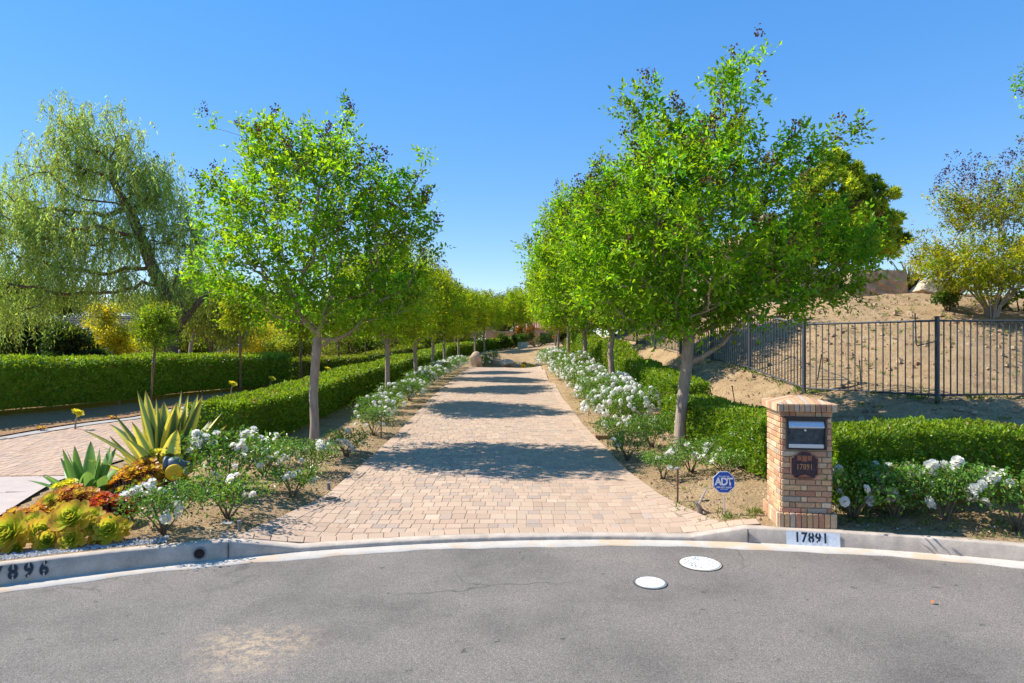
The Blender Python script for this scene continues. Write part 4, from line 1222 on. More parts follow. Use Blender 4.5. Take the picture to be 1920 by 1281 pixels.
    VV = np.concatenate([V, Pc]); CC = np.concatenate([C, Cc]); FF = np.concatenate([np.arange(len(V)).reshape(-1, 4), Fc+len(V)])
    o = obj_from_mesh("foliage", quad_mesh("foliage", VV-np.array(root.location), CC, M["leaf_hedge"], FF), root); o.color = tint
    if stems:
        for i in range(int(stems*Ls)):
            mb = MB()
            q0 = rng.random()*Ls; x, y, tx, ty = [float(a) for a in pos(np.array([q0]))]
            sd = rng.choice([-1, 1])*width*.28
            bx, by = x-ty*sd, y+tx*sd; bz = float(G(bx, by))
            for j in range(2):
                a = rng.normal(0, .05, 2)
                mb.tube([(bx, by, bz-.05), (bx+a[0]*.4, by+a[1]*.4, bz+.15), (bx+a[0]*1.3, by+a[1]*1.3, bz+.42)], [.026, .02, .012], 6)
            mb.build("stem", M["bark_pale"], root, world=True)
    return root
HG = (0.13, 0.235, 0.012)
rh = np.random.default_rng(71)
hedge("hedge", "long clipped hedge along the left side of the driveway, roses at its foot", [(-5.25, 11.4), (-5.15, 13), (-5.1, 20), (-5.1, 30), (-5.1, 38), (-5.2, 46)], 1.05, [.86, .90, .95, 1.0, 1.05, 1.05], .052, 1250, HG, rh, stems=1)
hedge("hedge", "clipped hedge bending right past the end of the driveway", [(-5.2, 46.3), (-4.7, 51), (-3.6, 56), (-1.5, 60), (1.0, 62)], 1.2, [1.05, .95, .9, .95], .06, 900, HG, rh, stems=0)
hedge("hedge", "tall clipped hedge across the neighbour's driveway with bare stems at its base", [(-13.4, 11.6), (-12.4, 15), (-11.3, 20.5), (-10.4, 25), (-10.05, 27.3)], 1.3, [1.38, 1.36, 1.36, 1.32], .056, 1000, HG, rh, stems=1.2, ref=10, lift=.16)
hedge("hedge", "bright clipped hedge beyond a gap after the tall left hedge", [(-9.9, 29.2), (-9.4, 33), (-9.0, 38)], 1.1, .95, .056, 1000, (.085, .15, .012), rh, stems=0, tint=(1.2, 1.08, .9, 1))
hedge("hedge", "farthest clipped hedge piece of the left strip", [(-8.9, 39.6), (-8.4, 46), (-7.9, 54)], 1.1, 1.0, .056, 900, (.08, .14, .012), rh, stems=0, tint=(1.15, 1.05, .9, 1))
hedge("hedge", "clipped hedge along the street right of the brick pillar, white roses before it", [(3.66, 7.62), (4.6, 7.62), (6.0, 7.52), (7.5, 7.25), (9.2, 6.8)], .85, [.84, .84, .84, .84], .050, 1750, HG, rh, stems=2, ref=7.5)
hedge("hedge", "clipped hedge running from the brick pillar back past the nearest right tree", [(3.66, 8.35), (3.62, 10.5), (3.62, 13.5)], .88, [.82, .80, .74], .050, 1700, HG, rh, stems=1, ref=8)
hedge("hedge", "clipped hedge beside the dense rose row on the right of the driveway", [(4.0, 14.3), (3.95, 18), (3.9, 22), (3.85, 26.3)], .85, [.84, .84, .9, .9], .052, 1400, HG, rh, stems=0)
hedge("hedge", "taller clipped hedge block at the upper end of the right rose row", [(3.8, 27.4), (3.8, 33), (3.9, 42)], .9, [1.05, 1.0, 1.0], .055, 1100, HG, rh, stems=0)

# ------------------------------------------------------------------ white rose bushes
def bloom_mesh(rng, r=0.042):
    """a full double rose: cupped outer petals round a ball of overlapping inner ones"""
    Vs, Fs, C, n0 = [], [], [], 0
    for ring, (k, tilt, off, sz, up) in enumerate(((6, -.05, .30, .95, .0), (6, .45, .30, .92, .10), (5, .85, .26, .85, .22), (5, 1.15, .18, .72, .34), (4, 1.4, .10, .55, .45))):
        for i in range(k):
            a = 2*math.pi*(i+.5*ring)/k+rng.normal(0, .18); t_ = tilt+rng.normal(0, .1)
            d = np.array([math.cos(a)*math.cos(t_), math.sin(a)*math.cos(t_), math.sin(t_)]); s_ = np.array([-math.sin(a), math.cos(a), 0]); nn = np.cross(d, s_)
            b = np.array([math.cos(a)*off*r, math.sin(a)*off*r, up*r*1.1]); w = r*sz*.62; l = r*sz
            nn = -nn if np.dot(nn, (math.cos(a), math.sin(a), 0)) < 0 else nn
            pts = [b, b+d*l*.5+s_*w-nn*.10*l, b+d*l*.55+nn*.14*l, b+d*l*.5-s_*w-nn*.10*l, b+d*l*.95+s_*w*.55-nn*.04*l, b+d*l*1.02+nn*.05*l, b+d*l*.95-s_*w*.55-nn*.04*l]
            Vs += pts; Fs += [(n0, n0+1, n0+2), (n0, n0+2, n0+3), (n0+1, n0+4, n0+5, n0+2), (n0+2, n0+5, n0+6, n0+3)]; n0 += 7
            C += [(.88, .85, .78)]*7
    mb = MB(); mb.add(Vs, Fs, np.array(C)); return mb.mesh("bloom", M["petal"], True)
rr_ = np.random.default_rng(81)
BLOOM = [bloom_mesh(rr_, .046), bloom_mesh(rr_, .042), bloom_mesh(rr_, .050)]
def rose_parts(rng, w, h, nleaf, lsize, base):
    """canes, foliage and flower spots of one bush of half-width w and height h"""
    mb = MB(); tips = []
    for i in range(6):
        a = 2*math.pi*(i+rng.random()*.6)/6; rr0 = w*rng.uniform(.5, .95); hh = h*rng.uniform(.65, 1.0)
        p = [(rng.normal(0, .02), rng.normal(0, .02), -.05), (math.cos(a)*rr0*.35, math.sin(a)*rr0*.35, hh*.35), (math.cos(a)*rr0*.75, math.sin(a)*rr0*.75, hh*.72), (math.cos(a)*rr0, math.sin(a)*rr0, hh)]
        mb.tube(p, [.014, .010, .007, .004], 6, (.20, .16, .11)); tips.append(np.array(p[-1])); tips.append(np.array(p[2]))
        for j in range(2):
            b = a+rng.normal(0, .8); q = np.array(p[2]); e = q+np.array([math.cos(b)*w*.4, math.sin(b)*w*.4, h*rng.uniform(.05, .3)])
            mb.tube([q, (q+e)/2+np.array([0, 0, .03]), e], [.006, .005, .003], 5, (.16, .20, .06)); tips.append(e)
    tips = np.array(tips)
    n = nleaf
    k = rng.integers(0, len(tips), n)
    P = tips[k]+rng.normal(0, 1, (n, 3))*np.array([w*.26, w*.26, h*.16]); P[:, 2] = np.clip(P[:, 2], h*.14, h*1.08)
    D = unit(rng.normal(0, .8, (n, 3))+np.array([0, 0, .15])); N = unit(rng.normal(0, .6, (n, 3))+np.array([0, 0, 1.0]))
    L = lsize*rng.uniform(.65, 1.3, n)
    cc = vary(rng, n, base, .25, .1)
    red = rng.random(n) < .05
    cc[red] = np.array((.20, .12, .03))
    V, C = leaves(P, D, N, L, L*.58, cc)
    return mb.mesh("canes", M["stem"], True), quad_mesh("foliage", V, C, M["leaf_rose"]), tips
RG = (.125, .245, .03)
ROSE = [rose_parts(rr_, .42, .55, 1500, .050, RG), rose_parts(rr_, .45, .62, 1700, .050, RG), rose_parts(rr_, .34, .42, 850, .048, (.14, .26, .03)), rose_parts(rr_, .48, .70, 1800, .054, (.12, .24, .025))]
def rose_bush(x, y, variant, sc, rz, label, nbl, group, rng, tint=(1, 1, 1, 1), far=False, hi=1.0, spread=1.0, clusters=None):
    root = thing("rose_bush", label, "rose bush", (x, y, float(G(x, y))+.01), rz, group)
    root.scale = (sc*spread, sc*spread, sc*hi)
    ca, fo, tips = ROSE[variant]
    obj_from_mesh("canes", ca, root)
    f = obj_from_mesh("foliage", fo, root); f.color = tint
    w = np.abs(tips[:, :2]).max(); h = tips[:, 2].max()
    def spot(cl):
        if cl is not None: p = cl+rng.normal(0, 1, 3)*np.array([.062, .062, .045])
        else: p = outer()
        return p
    def outer():
        v = unit(rng.normal(0, 1, 3)*np.array([1, 1, .8])+np.array([.15, -.35, .55]))
        v[2] = max(v[2], -.15)
        return np.array([v[0]*w*(1.22 if far else 1.0), v[1]*w*(1.22 if far else 1.0), h*.52+v[2]*h*(.66 if far else .58)])
    def orient():
        e = rng.normal(0, .5, 2)
        return (e[0]+.35, e[1], rng.random()*6)
    if not far:
        ncl = clusters or max(2, nbl//3); cls = [outer() for _ in range(ncl)]
        for i in range(int(nbl*(1.3 if clusters == nbl else 1.9))):
            s = rng.uniform(.7, 1.05)/sc
            obj_from_mesh("bloom", BLOOM[i % 3], root, tuple(spot(cls[rng.integers(0, ncl)] if rng.random() < .8 else None)), orient(), (s, s, s))
    else:
        Vs, Fs, n0 = [], [], 0
        mb = MB()
        for i in range(nbl):
            p = spot(None); r = .052*rng.uniform(.7, 1.3); k = 6; pts = []; sp = rng.random()*6
            for q, (zz, rr0) in enumerate(((-.7, .7), (0.0, 1.0), (.62, .80), (.9, .35))):
                for m_ in range(k):
                    an = 2*math.pi*(m_+.5*(q % 2))/k+sp; e = r*rr0*rng.uniform(.85, 1.18); pts.append((p[0]+e*math.cos(an), p[1]+e*math.sin(an), p[2]+r*zz*rng.uniform(.85, 1.15)))
            fs = [(q*k+m_, q*k+(m_+1) % k, (q+1)*k+(m_+1) % k, (q+1)*k+m_) for q in range(3) for m_ in range(k)]+[tuple(range(3*k, 4*k))]
            mb.add(pts, fs, np.array((.88, .85, .78))*rng.uniform(.92, 1.04))
        mb.build("blossoms", M["petal"], root)["kind"] = "stuff"
    return root
GL = "white rose bushes in the left bed"; GR = "white rose bushes in the right bed"
rq = np.random.default_rng(91)
near_left = [(-3.50, 6.42, 0, .80, 1.0, "small dense white rose bush behind the left kerb beside the rosettes", 13, 5), (-3.12, 7.05, 2, 1.0, 2.0, "low white rose bush with a gnarled stump near the driveway corner", 3, 2),
    (-3.62, 8.15, 1, 1.12, .4, "large white rose bush right of the fire hydrant and striped agave", 24, 8), (-2.82, 8.25, 2, .85, 3.0, "small leafy rose bush alone at the edge of the left border", 4, 3), (-3.05, 9.75, 0, .80, 4.0, "rose bush in front of the nearest left tree trunk", 10, 4),
    (-3.65, 9.4, 2, 1.0, 5.0, "white rose bush against the left hedge, left of the nearest tree trunk", 8, 4), (-2.9, 11.2, 2, .95, .9, "low white rose bush right of the nearest left tree trunk", 8, 4), (-2.95, 13.6, 1, .85, 2.2, "upright white rose bush behind the left path light", 13, 6), (-3.9, 10.3, 2, .9, 1.0, "shaded white rose bush under the left hedge", 6, 4)]
for x, y, v, s, rz, lb, nb, cl in near_left: rose_bush(x, y, v, s, rz, lb, nb, GL, rq, clusters=cl)
near_right = [(1.98, 11.0, 2, .95, .5, "leafy rose bush without flowers near the right paver edge", 2), (2.2, 9.3, 2, .8, 2.5, "small rose bush behind the brown path light with two white flowers", 4), (2.72, 9.7, 0, .8, 1.5, "white rose bush at the foot of the nearest right tree", 9),
    (3.0, 9.0, 2, .85, 4.4, "low leafy rose bush between the nearest right tree and the blue sign", 3), (2.6, 11.9, 3, .82, .2, "leafy white rose bush just behind the nearest right trunk", 4), (2.05, 12.6, 0, .8, 3.6, "rose bush beside the small brown wooden box edge", 6)]
for x, y, v, s, rz, lb, nb in near_right: rose_bush(x, y, v, s, rz, lb, nb, GR, rq)
front = [(3.72, 6.98, 2, 1.0, .2, "white rose bush touching the right side of the brick pillar", 13), (4.15, 6.95, 1, .72, 1.8, "white rose bush left of centre in the row under the street hedge", 13), (4.62, 6.82, 1, .72, 3.1, "rose bush with most flowers in the row under the street hedge", 15), (5.2, 6.6, 0, .8, 4.0, "white rose bush at the right edge of the row under the street hedge", 11)]
for x, y, v, s, rz, lb, nb in front: rose_bush(x, y, v, s, rz, lb, nb, "white rose bushes under the street hedge", rq, spread=1.1, hi=1.22, clusters=nb)
# the dense row on the right and the thinner one on the left, towards the end of the drive
i = 0
mids = [(2.55, 14.2), (2.95, 14.9), (2.25, 15.4), (2.75, 16.1), (2.3, 17.0), (2.85, 17.6), (2.35, 18.4), (2.6, 19.9), (2.3, 20.9), (2.65, 22.0), (2.3, 23.0), (2.6, 24.2)]
desc = ["first", "second", "third", "fourth", "fifth", "sixth", "seventh", "eighth", "ninth", "tenth", "eleventh", "twelfth"]
for i, (x, y) in enumerate(mids):
    rose_bush(x, y, [3, 1, 0, 3][i % 4], 1.0+.12*rq.random(), rq.random()*6, f"white rose bush, {desc[i]} from the street in the dense right row", 48, GR, rq, far=True, hi=1.2, tint=(1.1, 1.05, 1, 1))
for i, y in enumerate(np.arange(25.6, 41, 1.5)):
    rose_bush(2.35+.25*rq.random()-.006*y, y, [1, 3][i % 2], 1.15, rq.random()*6, "white rose bush in the massed far end of the right row", 46, GR, rq, far=True, hi=1.1, tint=(1.1, 1.05, 1, 1))
for i, y in enumerate((15.4, 16.9, 18.3, 19.6, 21.0, 22.4)):
    rose_bush(-3.15-.2*rq.random(), y, [1, 0, 3][i % 3], .95, rq.random()*6, f"white rose bush, {desc[i]} of the row beyond the left path light", 30, GL, rq, far=True, hi=.9)
for i, y in enumerate(np.arange(24, 43, 1.6)):
    rose_bush(-3.25-.15*rq.random(), y, [1, 3][i % 2], 1.1, rq.random()*6, "white rose bush at the far end of the left row", 28, GL, rq, far=True, hi=.85)
for i, (x, y) in enumerate(((-2.0, 45.5), (-1.5, 46.3))):
    rose_bush(x, y, 3, 1.2, i*2.0, "white rose bush right of the boulder at the drive's end", 26, "roses at the drive's end", rq, far=True)
# ------------------------------------------------------------------ agaves
def blade(az, el, length, width, curve, rng, cols, thick=.02, nseg=9, twist=0.0, bend_side=0.0):
    """one agave leaf: gutter section, tapering to a spine; cols(across -1..1, along 0..1) gives its colour"""
    U = np.array([-1, -.84, -.62, -.3, 0, .3, .62, .84, 1.0]); nu = len(U)
    p = np.array([0.05*math.cos(az), 0.05*math.sin(az), 0.0]); V, C = [], []
    e = el; a = az
    for k in range(nseg+1):
        f = k/nseg
        d = np.array([math.cos(a)*math.cos(e), math.sin(a)*math.cos(e), math.sin(e)])
        s_ = np.array([-math.sin(a), math.cos(a), 0.0]); s_ = s_*math.cos(twist*f)+np.cross(d, s_)*math.sin(twist*f)
        n_ = np.cross(d, s_)*-1
        w = width*.5*(0.62+.55*math.sin(min(1, f*1.55)*math.pi*.62))*(1-f**2.6)**.8 if f < 1 else .001
        for u in U:
            V.append(p+s_*u*w+n_*(-(1-u*u)*w*.30)*-1.0*(-1)); C.append(cols(u, f))
        p = p+d*length/nseg; e -= curve/nseg*(0.4+1.2*f); a += bend_side/nseg
    F = []
    for k in range(nseg):
        for j in range(nu-1): F.append((k*nu+j, k*nu+j+1, (k+1)*nu+j+1, (k+1)*nu+j))
    return V, F, C
def agave(name, label, x, y, leaves_, cols_fn, tilt=0.0, mat="agave"):
    z = float(G(x, y))
    root = thing(name, label, "agave", (x, y, z))
    for (az, el, ln, w, cu, tw, bs) in leaves_:
        V, F, C = blade(rad(az), rad(el), ln, w, rad(cu), None, cols_fn(), twist=rad(tw), bend_side=rad(bs))
        mb = MB(); mb.add(V, F, np.array(C)); o = mb.build("leaf", M[mat], root, True)
    return root
rg_ = np.random.default_rng(101)
def striped():
    g = np.array((.13, .225, .10))*rg_.uniform(.75, 1.2); g2 = np.array((.12, .19, .10)); yl = np.array((.88, .76, .14))*rg_.uniform(.85, 1.1)
    mw = rg_.uniform(.50, .66)
    def fn(u, f):
        if abs(u) > mw: return yl if f < .93 else (.12, .08, .04)
        if f > .95: return (.10, .07, .05)
        return g*(1-f*.3)+g2*f*.3
    return fn
def plain_green():
    g = np.array((.20, .35, .09))*rg_.uniform(.85, 1.15)
    def fn(u, f):
        if f > .96: return (.14, .10, .05)
        return g*(1.25 if abs(u) > .8 else 1.0)
    return fn
L1 = []
for i in range(13):
    L1.append((rg_.uniform(0, 360), rg_.uniform(68, 86), rg_.uniform(1.05, 1.32), rg_.uniform(.21, .27), rg_.uniform(-6, 8), rg_.uniform(-25, 25), rg_.uniform(-8, 8)))
for i in range(13):
    L1.append((i*360/13+rg_.uniform(-10, 10), rg_.uniform(48, 64), rg_.uniform(.95, 1.25), rg_.uniform(.18, .24), rg_.uniform(0, 28), rg_.uniform(-20, 20), rg_.uniform(-12, 12)))
for i in range(9):
    L1.append((i*40+rg_.uniform(-14, 14), rg_.uniform(26, 42), rg_.uniform(.85, 1.1), rg_.uniform(.15, .20), rg_.uniform(-25, 20), rg_.uniform(-25, 25), rg_.uniform(-15, 15)))
agave("variegated_agave", "large agave with yellow edged striped leaves behind the hydrant", -4.62, 8.55, L1, striped)
L2 = []
for i in range(9): L2.append((rg_.uniform(0, 360), rg_.uniform(60, 84), rg_.uniform(.55, .72), rg_.uniform(.15, .19), rg_.uniform(-6, 10), 0, 0))
for i in range(12): L2.append((i*30+rg_.uniform(-8, 8), rg_.uniform(34, 55), rg_.uniform(.52, .66), rg_.uniform(.16, .20), rg_.uniform(5, 26), rg_.uniform(-12, 12), 0))
for i in range(8): L2.append((i*45+rg_.uniform(-8, 8), rg_.uniform(12, 26), rg_.uniform(.42, .52), rg_.uniform(.15, .19), rg_.uniform(-12, 14), 0, 0))
agave("green_agave", "smaller smooth plain green agave left of the striped agave", -5.12, 7.72, L2, plain_green)

# ------------------------------------------------------------------ rosette succulents
def rosette_mesh(rng, r, nl_, inner, outer, tip, open_=1.0, rings=None, spoon=.66):
    """golden-angle rosette of spoon leaves, upright in the middle and flat outside"""
    V, F, C = [], [], []
    n0 = 0
    for i in range(nl_):
        f = (i+.5)/nl_
        a = i*2.39996; tilt = rad(72)*(1-f)**1.05+rad(14)*open_*(1-.6*f)
        l = r*(.34+.70*f**.9); w = l*spoon*(.75+.25*f)
        d = np.array([math.cos(a)*math.cos(tilt), math.sin(a)*math.cos(tilt), math.sin(tilt)]); s_ = np.array([-math.sin(a), math.cos(a), 0]); n_ = np.cross(s_, d)*-1
        n_ = np.cross(d, s_)*-1.0 if np.cross(d, s_)[2] < 0 else np.cross(d, s_)
        b = np.array([math.cos(a), math.sin(a), 0])*r*.05*f + np.array([0, 0, r*.22*(1-f)])
        pts = []
        for (t, wf, up) in ((0, .28, 0), (.4, .62, -.03), (.75, 1.0, .04), (.95, .72, .12)):
            for u in (-1, 0, 1): pts.append(b+d*l*t+s_*u*w*.5*wf+n_*(up*l+(abs(u))*.10*w))
        pts.append(b+d*l*1.04+n_*l*.13)
        g = max(0, (f-.35)/.65)**1.3; c0 = np.asarray(inner)*(1-g)+np.asarray(outer)*g; c0 = c0*rng.uniform(.85, 1.15)
        tc = np.asarray(tip)
        q = .25+.75*f; cl = [c0]*3+[c0]*3+[c0*(1-.5*q)+tc*.5*q, c0, c0*(1-.5*q)+tc*.5*q]+[c0*(1-.92*q)+tc*.92*q, c0*(1-.6*q)+tc*.6*q, c0*(1-.92*q)+tc*.92*q]+[tc*q+c0*(1-q)]
        V += pts; C += cl
        for k in range(3):
            for j in range(2): F.append((n0+k*3+j, n0+k*3+j+1, n0+k*3+j+4, n0+k*3+j+3))
        F += [(n0+9, n0+10, n0+12), (n0+10, n0+11, n0+12)]
        n0 += 13
    mb = MB(); mb.add(V, F, np.array(C)); return mb.mesh("rosette", M["succ"], True)
rk = np.random.default_rng(111)
GR_ = ((.30, .52, .04), (.62, .62, .05), (.90, .38, .09))
BIG = [rosette_mesh(rk, .19, 44, *GR_, spoon=.64), rosette_mesh(rk, .17, 40, (.32, .55, .04), (.64, .64, .05), (.88, .38, .09), spoon=.64), rosette_mesh(rk, .12, 32, (.30, .50, .04), (.66, .58, .05), (.78, .38, .09), spoon=.64)]
ORA = [rosette_mesh(rk, .085, 30, (.48, .46, .04), (.66, .36, .06), (.70, .22, .10), 1.2), rosette_mesh(rk, .06, 22, (.54, .38, .05), (.66, .27, .08), (.62, .16, .09), 1.2)]
REDS = [rosette_mesh(rk, .05, 16, (.58, .26, .03), (.56, .07, .03), (.62, .04, .05)), rosette_mesh(rk, .045, 14, (.60, .18, .03), (.44, .04, .03), (.46, .03, .04))]
YEL = [rosette_mesh(rk, .075, 24, (.62, .62, .04), (.70, .66, .05), (.76, .64, .07)), rosette_mesh(rk, .06, 20, (.56, .60, .04), (.68, .62, .05), (.74, .60, .07))]
AMB = [rosette_mesh(rk, .07, 20, (.58, .50, .04), (.62, .32, .05), (.56, .17, .05)), rosette_mesh(rk, .055, 16, (.62, .46, .04), (.54, .22, .05), (.42, .11, .05))]
def clump(name, label, x, y, items, stem_col=(.22, .17, .12), group="rosette succulents behind the left kerb"):
    """items: (dx, dy, dz, mesh, scale, tilt_x, tilt_y)"""
    z = float(G(x, y))
    root = thing(name, label, "succulent", (x, y, z), 0, group)
    mb = MB()
    for (dx, dy, dz, me, s, ax_, ay_) in items:
        ro = obj_from_mesh("rosette", me, root, (dx, dy, dz), (0, 0, 0), (s, s, s)); ro.rotation_mode = 'ZYX'; ro.rotation_euler = (ax_, ay_, rk.random()*6)
        gz_ = float(G(x+dx*.8, y+dy*.8))-z
        mb.tube([(dx*.75, dy*.8, gz_-.03), (dx*.9, dy*.95, (dz+gz_)/2), (dx, dy, dz+.01)], [.012, .011, .010], 6, stem_col)
    mb.build("stems", M["stem"], root)["kind"] = "stuff"
    return root
def mound(n, rx, ry, h, meshes, smin, smax, face=-.55):
    out = []
    for i in range(n):
        a = rk.random()*2*math.pi; q = math.sqrt(rk.random()); dx, dy = rx*q*math.cos(a), ry*q*math.sin(a)
        dz = h*(1-.75*q*q)*rk.uniform(.82, 1.05)
        out.append((dx, dy, max(dz, .05), meshes[rk.integers(0, len(meshes))], rk.uniform(smin, smax), rad(38)*(-dy/ry*.0+.9*(-1)*face)*rk.uniform(.6, 1.2), rad(45)*dx/rx))
    return out
# front row on the kerb: big green rosettes with orange rims; they tilt to the street
clump("aeonium", "big green rosettes with orange rims at the left edge of the bed, behind the kerb", -4.55, 5.98, [(-.10, -.03, .12, BIG[0], 1.12, rad(58), rad(-4)), (.12, .05, .10, BIG[1], .95, rad(47), rad(24)), (-.05, .18, .16, BIG[2], 1.1, rad(38), 0), (.22, -.02, .05, BIG[2], 1.0, rad(53), rad(30)), (-.30, .02, .10, BIG[1], .9, rad(53), rad(-24)), (.02, -.10, .02, BIG[2], .8, rad(68), 0), (.1, .2, .15, BIG[2], 1.0, rad(34), rad(10))])
clump("aeonium", "tallest green and orange rosette cluster behind the kerb, between two others", -4.16, 6.12, [(-.02, -.02, .22, BIG[0], 1.0, rad(50), rad(2)), (.05, -.13, .06, BIG[2], 1.1, rad(64), rad(6)), (-.13, -.12, .07, BIG[2], .95, rad(60), rad(-18)), (.15, 0, .12, BIG[2], 1.05, rad(48), rad(24)), (-.15, .06, .15, BIG[2], 1.0, rad(41), rad(-22)), (.08, .1, .2, BIG[2], 1.0, rad(34), rad(15)), (-.05, -.08, .12, BIG[2], .8, rad(58), 0)])
clump("aeonium", "single yellow green rosette nearest the rose bush behind the left kerb", -3.86, 6.16, [(0, -.02, .10, BIG[1], .95, rad(55), rad(14)), (-.10, .05, .11, BIG[2], .95, rad(41), rad(-12)), (.06, .07, .09, BIG[2], .9, rad(38), rad(20)), (-.08, -.06, .03, BIG[2], .8, rad(62), rad(-10))])
clump("aeonium", "mound of orange bronze rosettes left of the red succulents", -4.62, 6.72, mound(95, .38, .34, .34, ORA, 1.0, 1.5)+[(.10, -.27, .20, BIG[2], .95, rad(62), 0), (-.02, -.33, .07, BIG[2], .75, rad(62), 0), (-.06, -.22, .30, BIG[2], .7, rad(55), 0)])
clump("red_succulent", "patch of deep red rosettes between the orange mound and the white roses", -4.18, 6.62, mound(95, .28, .26, .31, REDS, 1.1, 1.7))
clump("aeonium", "lime yellow rosettes on bare stems beneath the green agave", -5.0, 7.15, mound(26, .24, .2, .34, YEL, 1.0, 1.4))
clump("aeonium", "amber red rosette mass beside the hydrant", -4.50, 7.80, mound(98, .38, .32, .42, AMB, 1.1, 1.5))
clump("aeonium", "yellow rosettes between the amber mass and the striped agave", -4.55, 8.2, mound(26, .38, .15, .50, YEL, .9, 1.25))
clump("aeonium", "small peach rosettes at the left frame edge above the kerb", -4.98, 6.45, mound(34, .24, .22, .18, ORA, .8, 1.2))
# solitary tree aeoniums on the far strip
def tree_aeonium(x, y, h, s, label):
    z = float(G(x, y)); root = thing("tree_aeonium", label, "succulent", (x, y, z), 0, "solitary aeoniums on the far left strip")
    mb = MB(); mb.tube([(-.05*h, 0, -.05), (0, 0, h*.5), (.04, 0, h)], [.022, .018, .014], 8, (.34, .27, .2)); mb.build("stem", M["stem"], root)
    for k in range(4): obj_from_mesh("rosette", YEL[k % 2], root, (.04+.06*math.cos(k*1.7)*s, .06*math.sin(k*1.7)*s, h+.02*k), (rad(35), rad(30*math.cos(k*1.7)), k), (1.35*s,)*3)
    return root
tree_aeonium(-9.75, 14.3, .34, 1.0, "pale yellow aeonium on one bare stem, nearest the neighbour's driveway")
tree_aeonium(-9.35, 21.3, .42, 1.1, "pale aeonium on a thin stem right of the striped agave tips")
tree_aeonium(-9.3, 24.6, .45, 1.2, "pale aeonium on a thin stem left of the thin sapling")
tree_aeonium(-8.85, 30.5, .45, 1.3, "pale aeonium just right of the nearest left crepe myrtle trunk")
for (x, y, lb) in ((-10.25, 13.9, "brown dried rosette lying on the dark strip at far left"), (-9.95, 15.9, "reddish rosette on the dark strip near the driveway edge"), (-9.75, 17.3, "small red rosette by the leaning sapling stake")):
    clump("low_succulent", lb, x, y, [(0, 0, .06, AMB[1], 1.7, .3, 0), (.07, .03, .05, AMB[1], 1.3, .3, .3)], group="low rosettes on the far left strip")

# ------------------------------------------------------------------ iron fence on the slope
FP = [(13.2, 12.6, 1.12), (11.4, 12.15, 1.07), (9.5, 11.75, 1.04), (7.64, 11.5, 1.035), (6.16, 13.5, 1.02), (5.92, 15.94, 1.355), (5.75, 18.38, 1.51), (5.47, 20.8, 1.69), (5.18, 23.2, 1.86), (5.0, 25.6, 2.0), (4.85, 28.0, 2.1)]
fen = thing("iron_fence", "dark iron picket fence crossing the dirt slope", "fence", (7.64, 11.5, 1.035))
FH = 1.47
for (x, y, z) in FP:
    mb = MB(); mb.bbox((x, y, z+FH/2-.1), (.062, .062, FH+.28), .006, .3); mb.bbox((x, y, z+FH+.045), (.072, .072, .012), .003, .3); mb.build("post", M["iron"], fen, world=True)
for a, b in zip(FP[:-1], FP[1:]):
    a, b = np.array(a), np.array(b); L = np.linalg.norm((b-a)[:2]); n = int(round(L/.131))
    mb = MB()
    for hz in (.10, FH-.03):
        mb.tube([a+(0, 0, hz), b+(0, 0, hz)], .019, 4)
    for i in range(1, n):
        p = a+(b-a)*i/n
        mb.box((p[0], p[1], p[2]+FH/2+.035), (.017, .017, FH-.13), math.atan2(b[1]-a[1], b[0]-a[0]))
    mb.build("picket_panel", M["iron"], fen, world=True)
# bent rod hung on the fence and thin sprinkler stakes on the slope
o = thing("bent_rod", "bent dark rod leaning over the fence near its corner post", "rod", (7.42, 11.75, 1.9))
mb = MB(); mb.tube([(-.02, 0, .72), (0, .0, .15), (.02, 0, .12), (.32, -.05, .2)], .011, 6); mb.build("rod", M["iron"], o)
def stake(x, y, h, lean, label):
    z = float(G(x, y)); o = thing("sprinkler_stake", label, "stake", (x, y, z), 0, "thin stakes on the dirt slope")
    mb = MB(); mb.tube([(0, 0, -.05), (lean, 0, h-.03)], .011, 6); mb.build("riser", M["black"], o)
    mb = MB(); mb.tube([(lean, 0, h-.03), (lean*1.1, 0, h)], .017, 6); mb.build("head", M["black"], o)
stake(5.05, 14.5, .36, -.06, "leaning black stake on the shaded slope below the fence")
stake(5.35, 12.0, .26, -.04, "short black stake on the slope just left of the pillar cap")
stake(4.75, 19.2, .3, -.03, "thin black stake behind the right hedge under the fence")
stake(6.62, 13.9, .62, .1, "thin stake standing behind the fence beside a post")
stake(7.2, 13.2, .5, -.03, "rusty thin stake in the middle of the fence bay")

# ------------------------------------------------------------------ things on the crest
def rock(name, label, x, y, size, seed, mat="stone", cat="boulder", rz=0.0, sink=.25, flat=.0):
    rg = np.random.default_rng(seed); bm_ = bmesh.new(); bmesh.ops.create_icosphere(bm_, subdivisions=4, radius=1)
    ks = unit(rg.normal(0, 1, (14, 3))); off = rg.uniform(.62, .95, 14)
    for v in bm_.verts:
        p = np.array(v.co); m = np.min(np.where(ks@p > .05, off/np.maximum(ks@p, .05), 9)); m = min(m, 1.08)
        q = p*m; q = q*(1+.05*float(vnoise(q[0]*3+q[2]*2, q[1]*3-q[2], 1.7)))
        v.co = (q[0]*size[0], q[1]*size[1], q[2]*size[2])
    me = bpy.data.meshes.new(name); bm_.to_mesh(me); bm_.free(); me.materials.append(M[mat])
    z = float(G(x, y)); o = obj_from_mesh(name, me, None, (x, y, z+size[2]*(1-sink)*.8), (0, 0, rz)); set_tag(o, label, cat); return o
import bmesh
